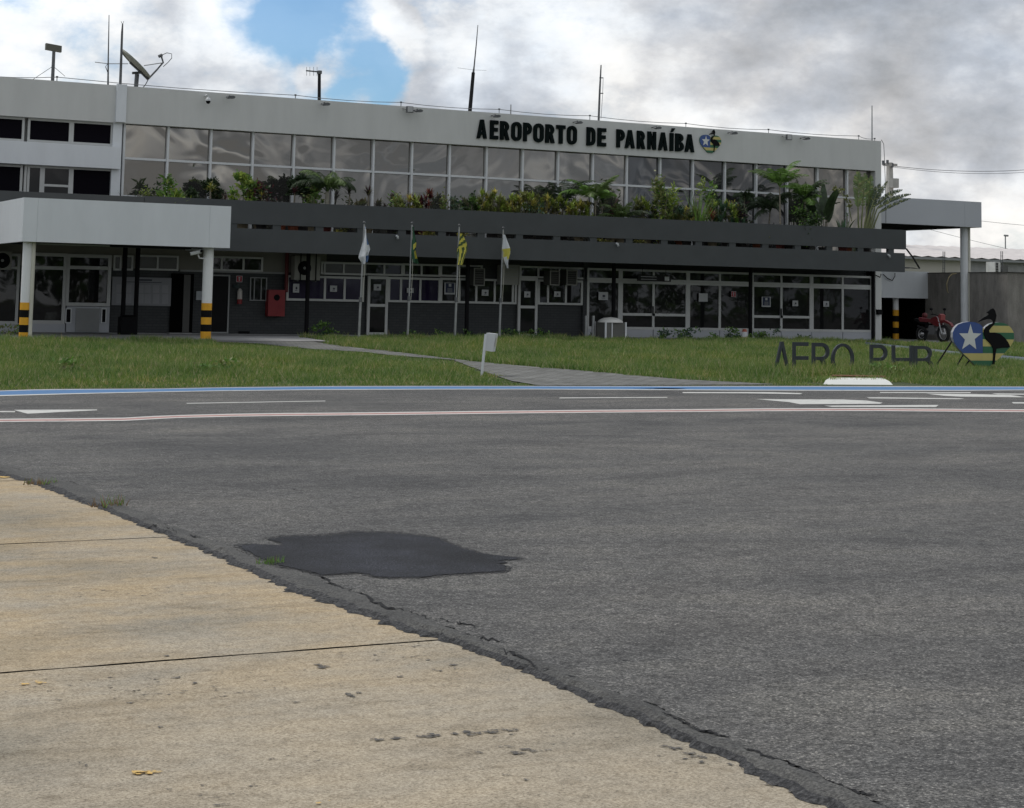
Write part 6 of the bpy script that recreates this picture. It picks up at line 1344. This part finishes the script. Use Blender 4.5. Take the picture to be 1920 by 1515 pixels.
for L in ((500, 5, 2.2, -.34), (565, 45, 1.9, -.34), (610, 5, 2.0, -.26), (655, 70, 1.4, -.22), (680, 160, 1.4, -.42), (590, 185, 1.3, -.2), (705, 190, 1.0, -.24), (20, -10, 1.2, -.3), (745, 75, 1.1, .3), (615, 120, .9, .3), (1500, 200, 8, .35), (1900, 330, 5, .25)): cov = math_('ADD', cov, lobe(*L))
cm = nt.nodes.new('ShaderNodeMapRange'); cm.interpolation_type = 'SMOOTHSTEP'; cm.inputs[1].default_value = .30; cm.inputs[2].default_value = .84; cm.inputs[3].default_value = .10; nt.links.new(cov, cm.inputs[0])
br_ = math_('ADD', math_('ADD', math_('MULTIPLY', n2, 1.15), math_('MULTIPLY', n3, .55)), -.59)
br_ = math_('ADD', br_, math_('MULTIPLY', nf_, .5))
for L in ((80, 70, 3.6, .20), (720, 100, 1.5, .22), (860, 80, 2.0, .16), (430, 30, 1.2, .16), (1120, 30, 2.2, .10), (350, 90, 1.9, -.08), (260, 80, 1.6, -.10), (960, 110, 2.4, -.06), (1180, 200, 2.4, .05), (1480, 110, 3.4, -.03), (1800, 70, 4.5, -.07), (1880, 400, 2.2, .13), (1760, 330, 2.0, -.07), (1850, 450, 1.4, -.04), (1320, 150, 2.2, .04), (630, 110, 1.3, .02)): br_ = math_('ADD', br_, lobe(*L))
def back(v, deg, amp):
    dp = nt.nodes.new('ShaderNodeVectorMath'); dp.operation = 'DOT_PRODUCT'; dp.inputs[1].default_value = Vector(v).normalized(); nt.links.new(nm.outputs[0], dp.inputs[0])
    mr = nt.nodes.new('ShaderNodeMapRange'); mr.interpolation_type = 'SMOOTHSTEP'; mr.inputs[1].default_value = math.cos(R(deg)); mr.inputs[2].default_value = math.cos(R(deg*.6)); mr.inputs[4].default_value = amp
    nt.links.new(dp.outputs['Value'], mr.inputs[0]); return mr.outputs[0]
cov2 = math_('ADD', cov, back((.5, -1, .15), 75, .55))
nt.links.new(cov2, cm.inputs[0]); br_ = math_('ADD', br_, back((.5, -1, .15), 75, -.06))
n4 = nt.nodes.new('ShaderNodeTexNoise'); n4.inputs['Scale'].default_value = 5; n4.inputs['Detail'].default_value = 7; mp4 = nt.nodes.new('ShaderNodeMapping'); mp4.inputs['Scale'].default_value = (1, 1, 4.5); nt.links.new(dirv, mp4.inputs[0]); nt.links.new(mp4.outputs[0], n4.inputs[0])
br_ = math_('ADD', br_, math_('MULTIPLY', math_('SUBTRACT', n4.outputs[0], .52), back((.5, -1, .15), 75, 2.0)))
crmp = ramp(nt, br_, [(.25, (.33, .345, .365)), (.42, (.47, .485, .51)), (.52, (.60, .61, .625)), (.64, (.79, .80, .80)), (.8, (.93, .93, .92))])
sc = nt.nodes.new('ShaderNodeVectorMath'); sc.operation = 'SCALE'; sc.inputs[3].default_value = 1/STR; tint_ = ramp(nt, n1, [(.38, (1.03, 1.0, .97)), (.62, (.93, .985, 1.06))]); nt.links.new(mixc(nt, 1., crmp, tint_, 'MULTIPLY'), sc.inputs[0])
blue_ = mixc(nt, 1., sky.outputs[0], (.52, .76, 1.0), 'MULTIPLY')
nt.links.new(mixc(nt, cm.outputs[0], blue_, sc.outputs[0]), bg.inputs['Color'])

sd_ = bpy.data.lights.new('sun', 'SUN'); sd_.energy = 1.5; sd_.angle = R(15); sd_.color = (1, .95, .87)
so_ = bpy.data.objects.new('sun', sd_); COL.objects.link(so_); so_.location = (-20, 90, 80)
el, az = R(SUN_EL), R(SUN_AZ); sdir = Vector((math.sin(az)*math.cos(el), math.cos(az)*math.cos(el), math.sin(el))); so_.rotation_euler = sdir.to_track_quat('Z', 'Y').to_euler()
cd = bpy.data.cameras.new('camera'); co = bpy.data.objects.new('camera', cd); COL.objects.link(co); scene.camera = co
cd.sensor_fit = 'HORIZONTAL'; cd.sensor_width = 36; cd.lens = FOC/1920*36; cd.shift_y = -(757.5-PPY)/1920; cd.clip_end = 3000; cd.clip_start = .1
mw = Matrix((( CRIGHT.x, CUP.x, -CFWD.x, CAM.x), (CRIGHT.y, CUP.y, -CFWD.y, CAM.y), (CRIGHT.z, CUP.z, -CFWD.z, CAM.z), (0, 0, 0, 1))); co.matrix_world = mw
scene.view_settings.view_transform = 'Standard'; scene.view_settings.look = 'None'; scene.view_settings.exposure = .22; scene.view_settings.gamma = 1
scene.render.resolution_x, scene.render.resolution_y = 1024, 808
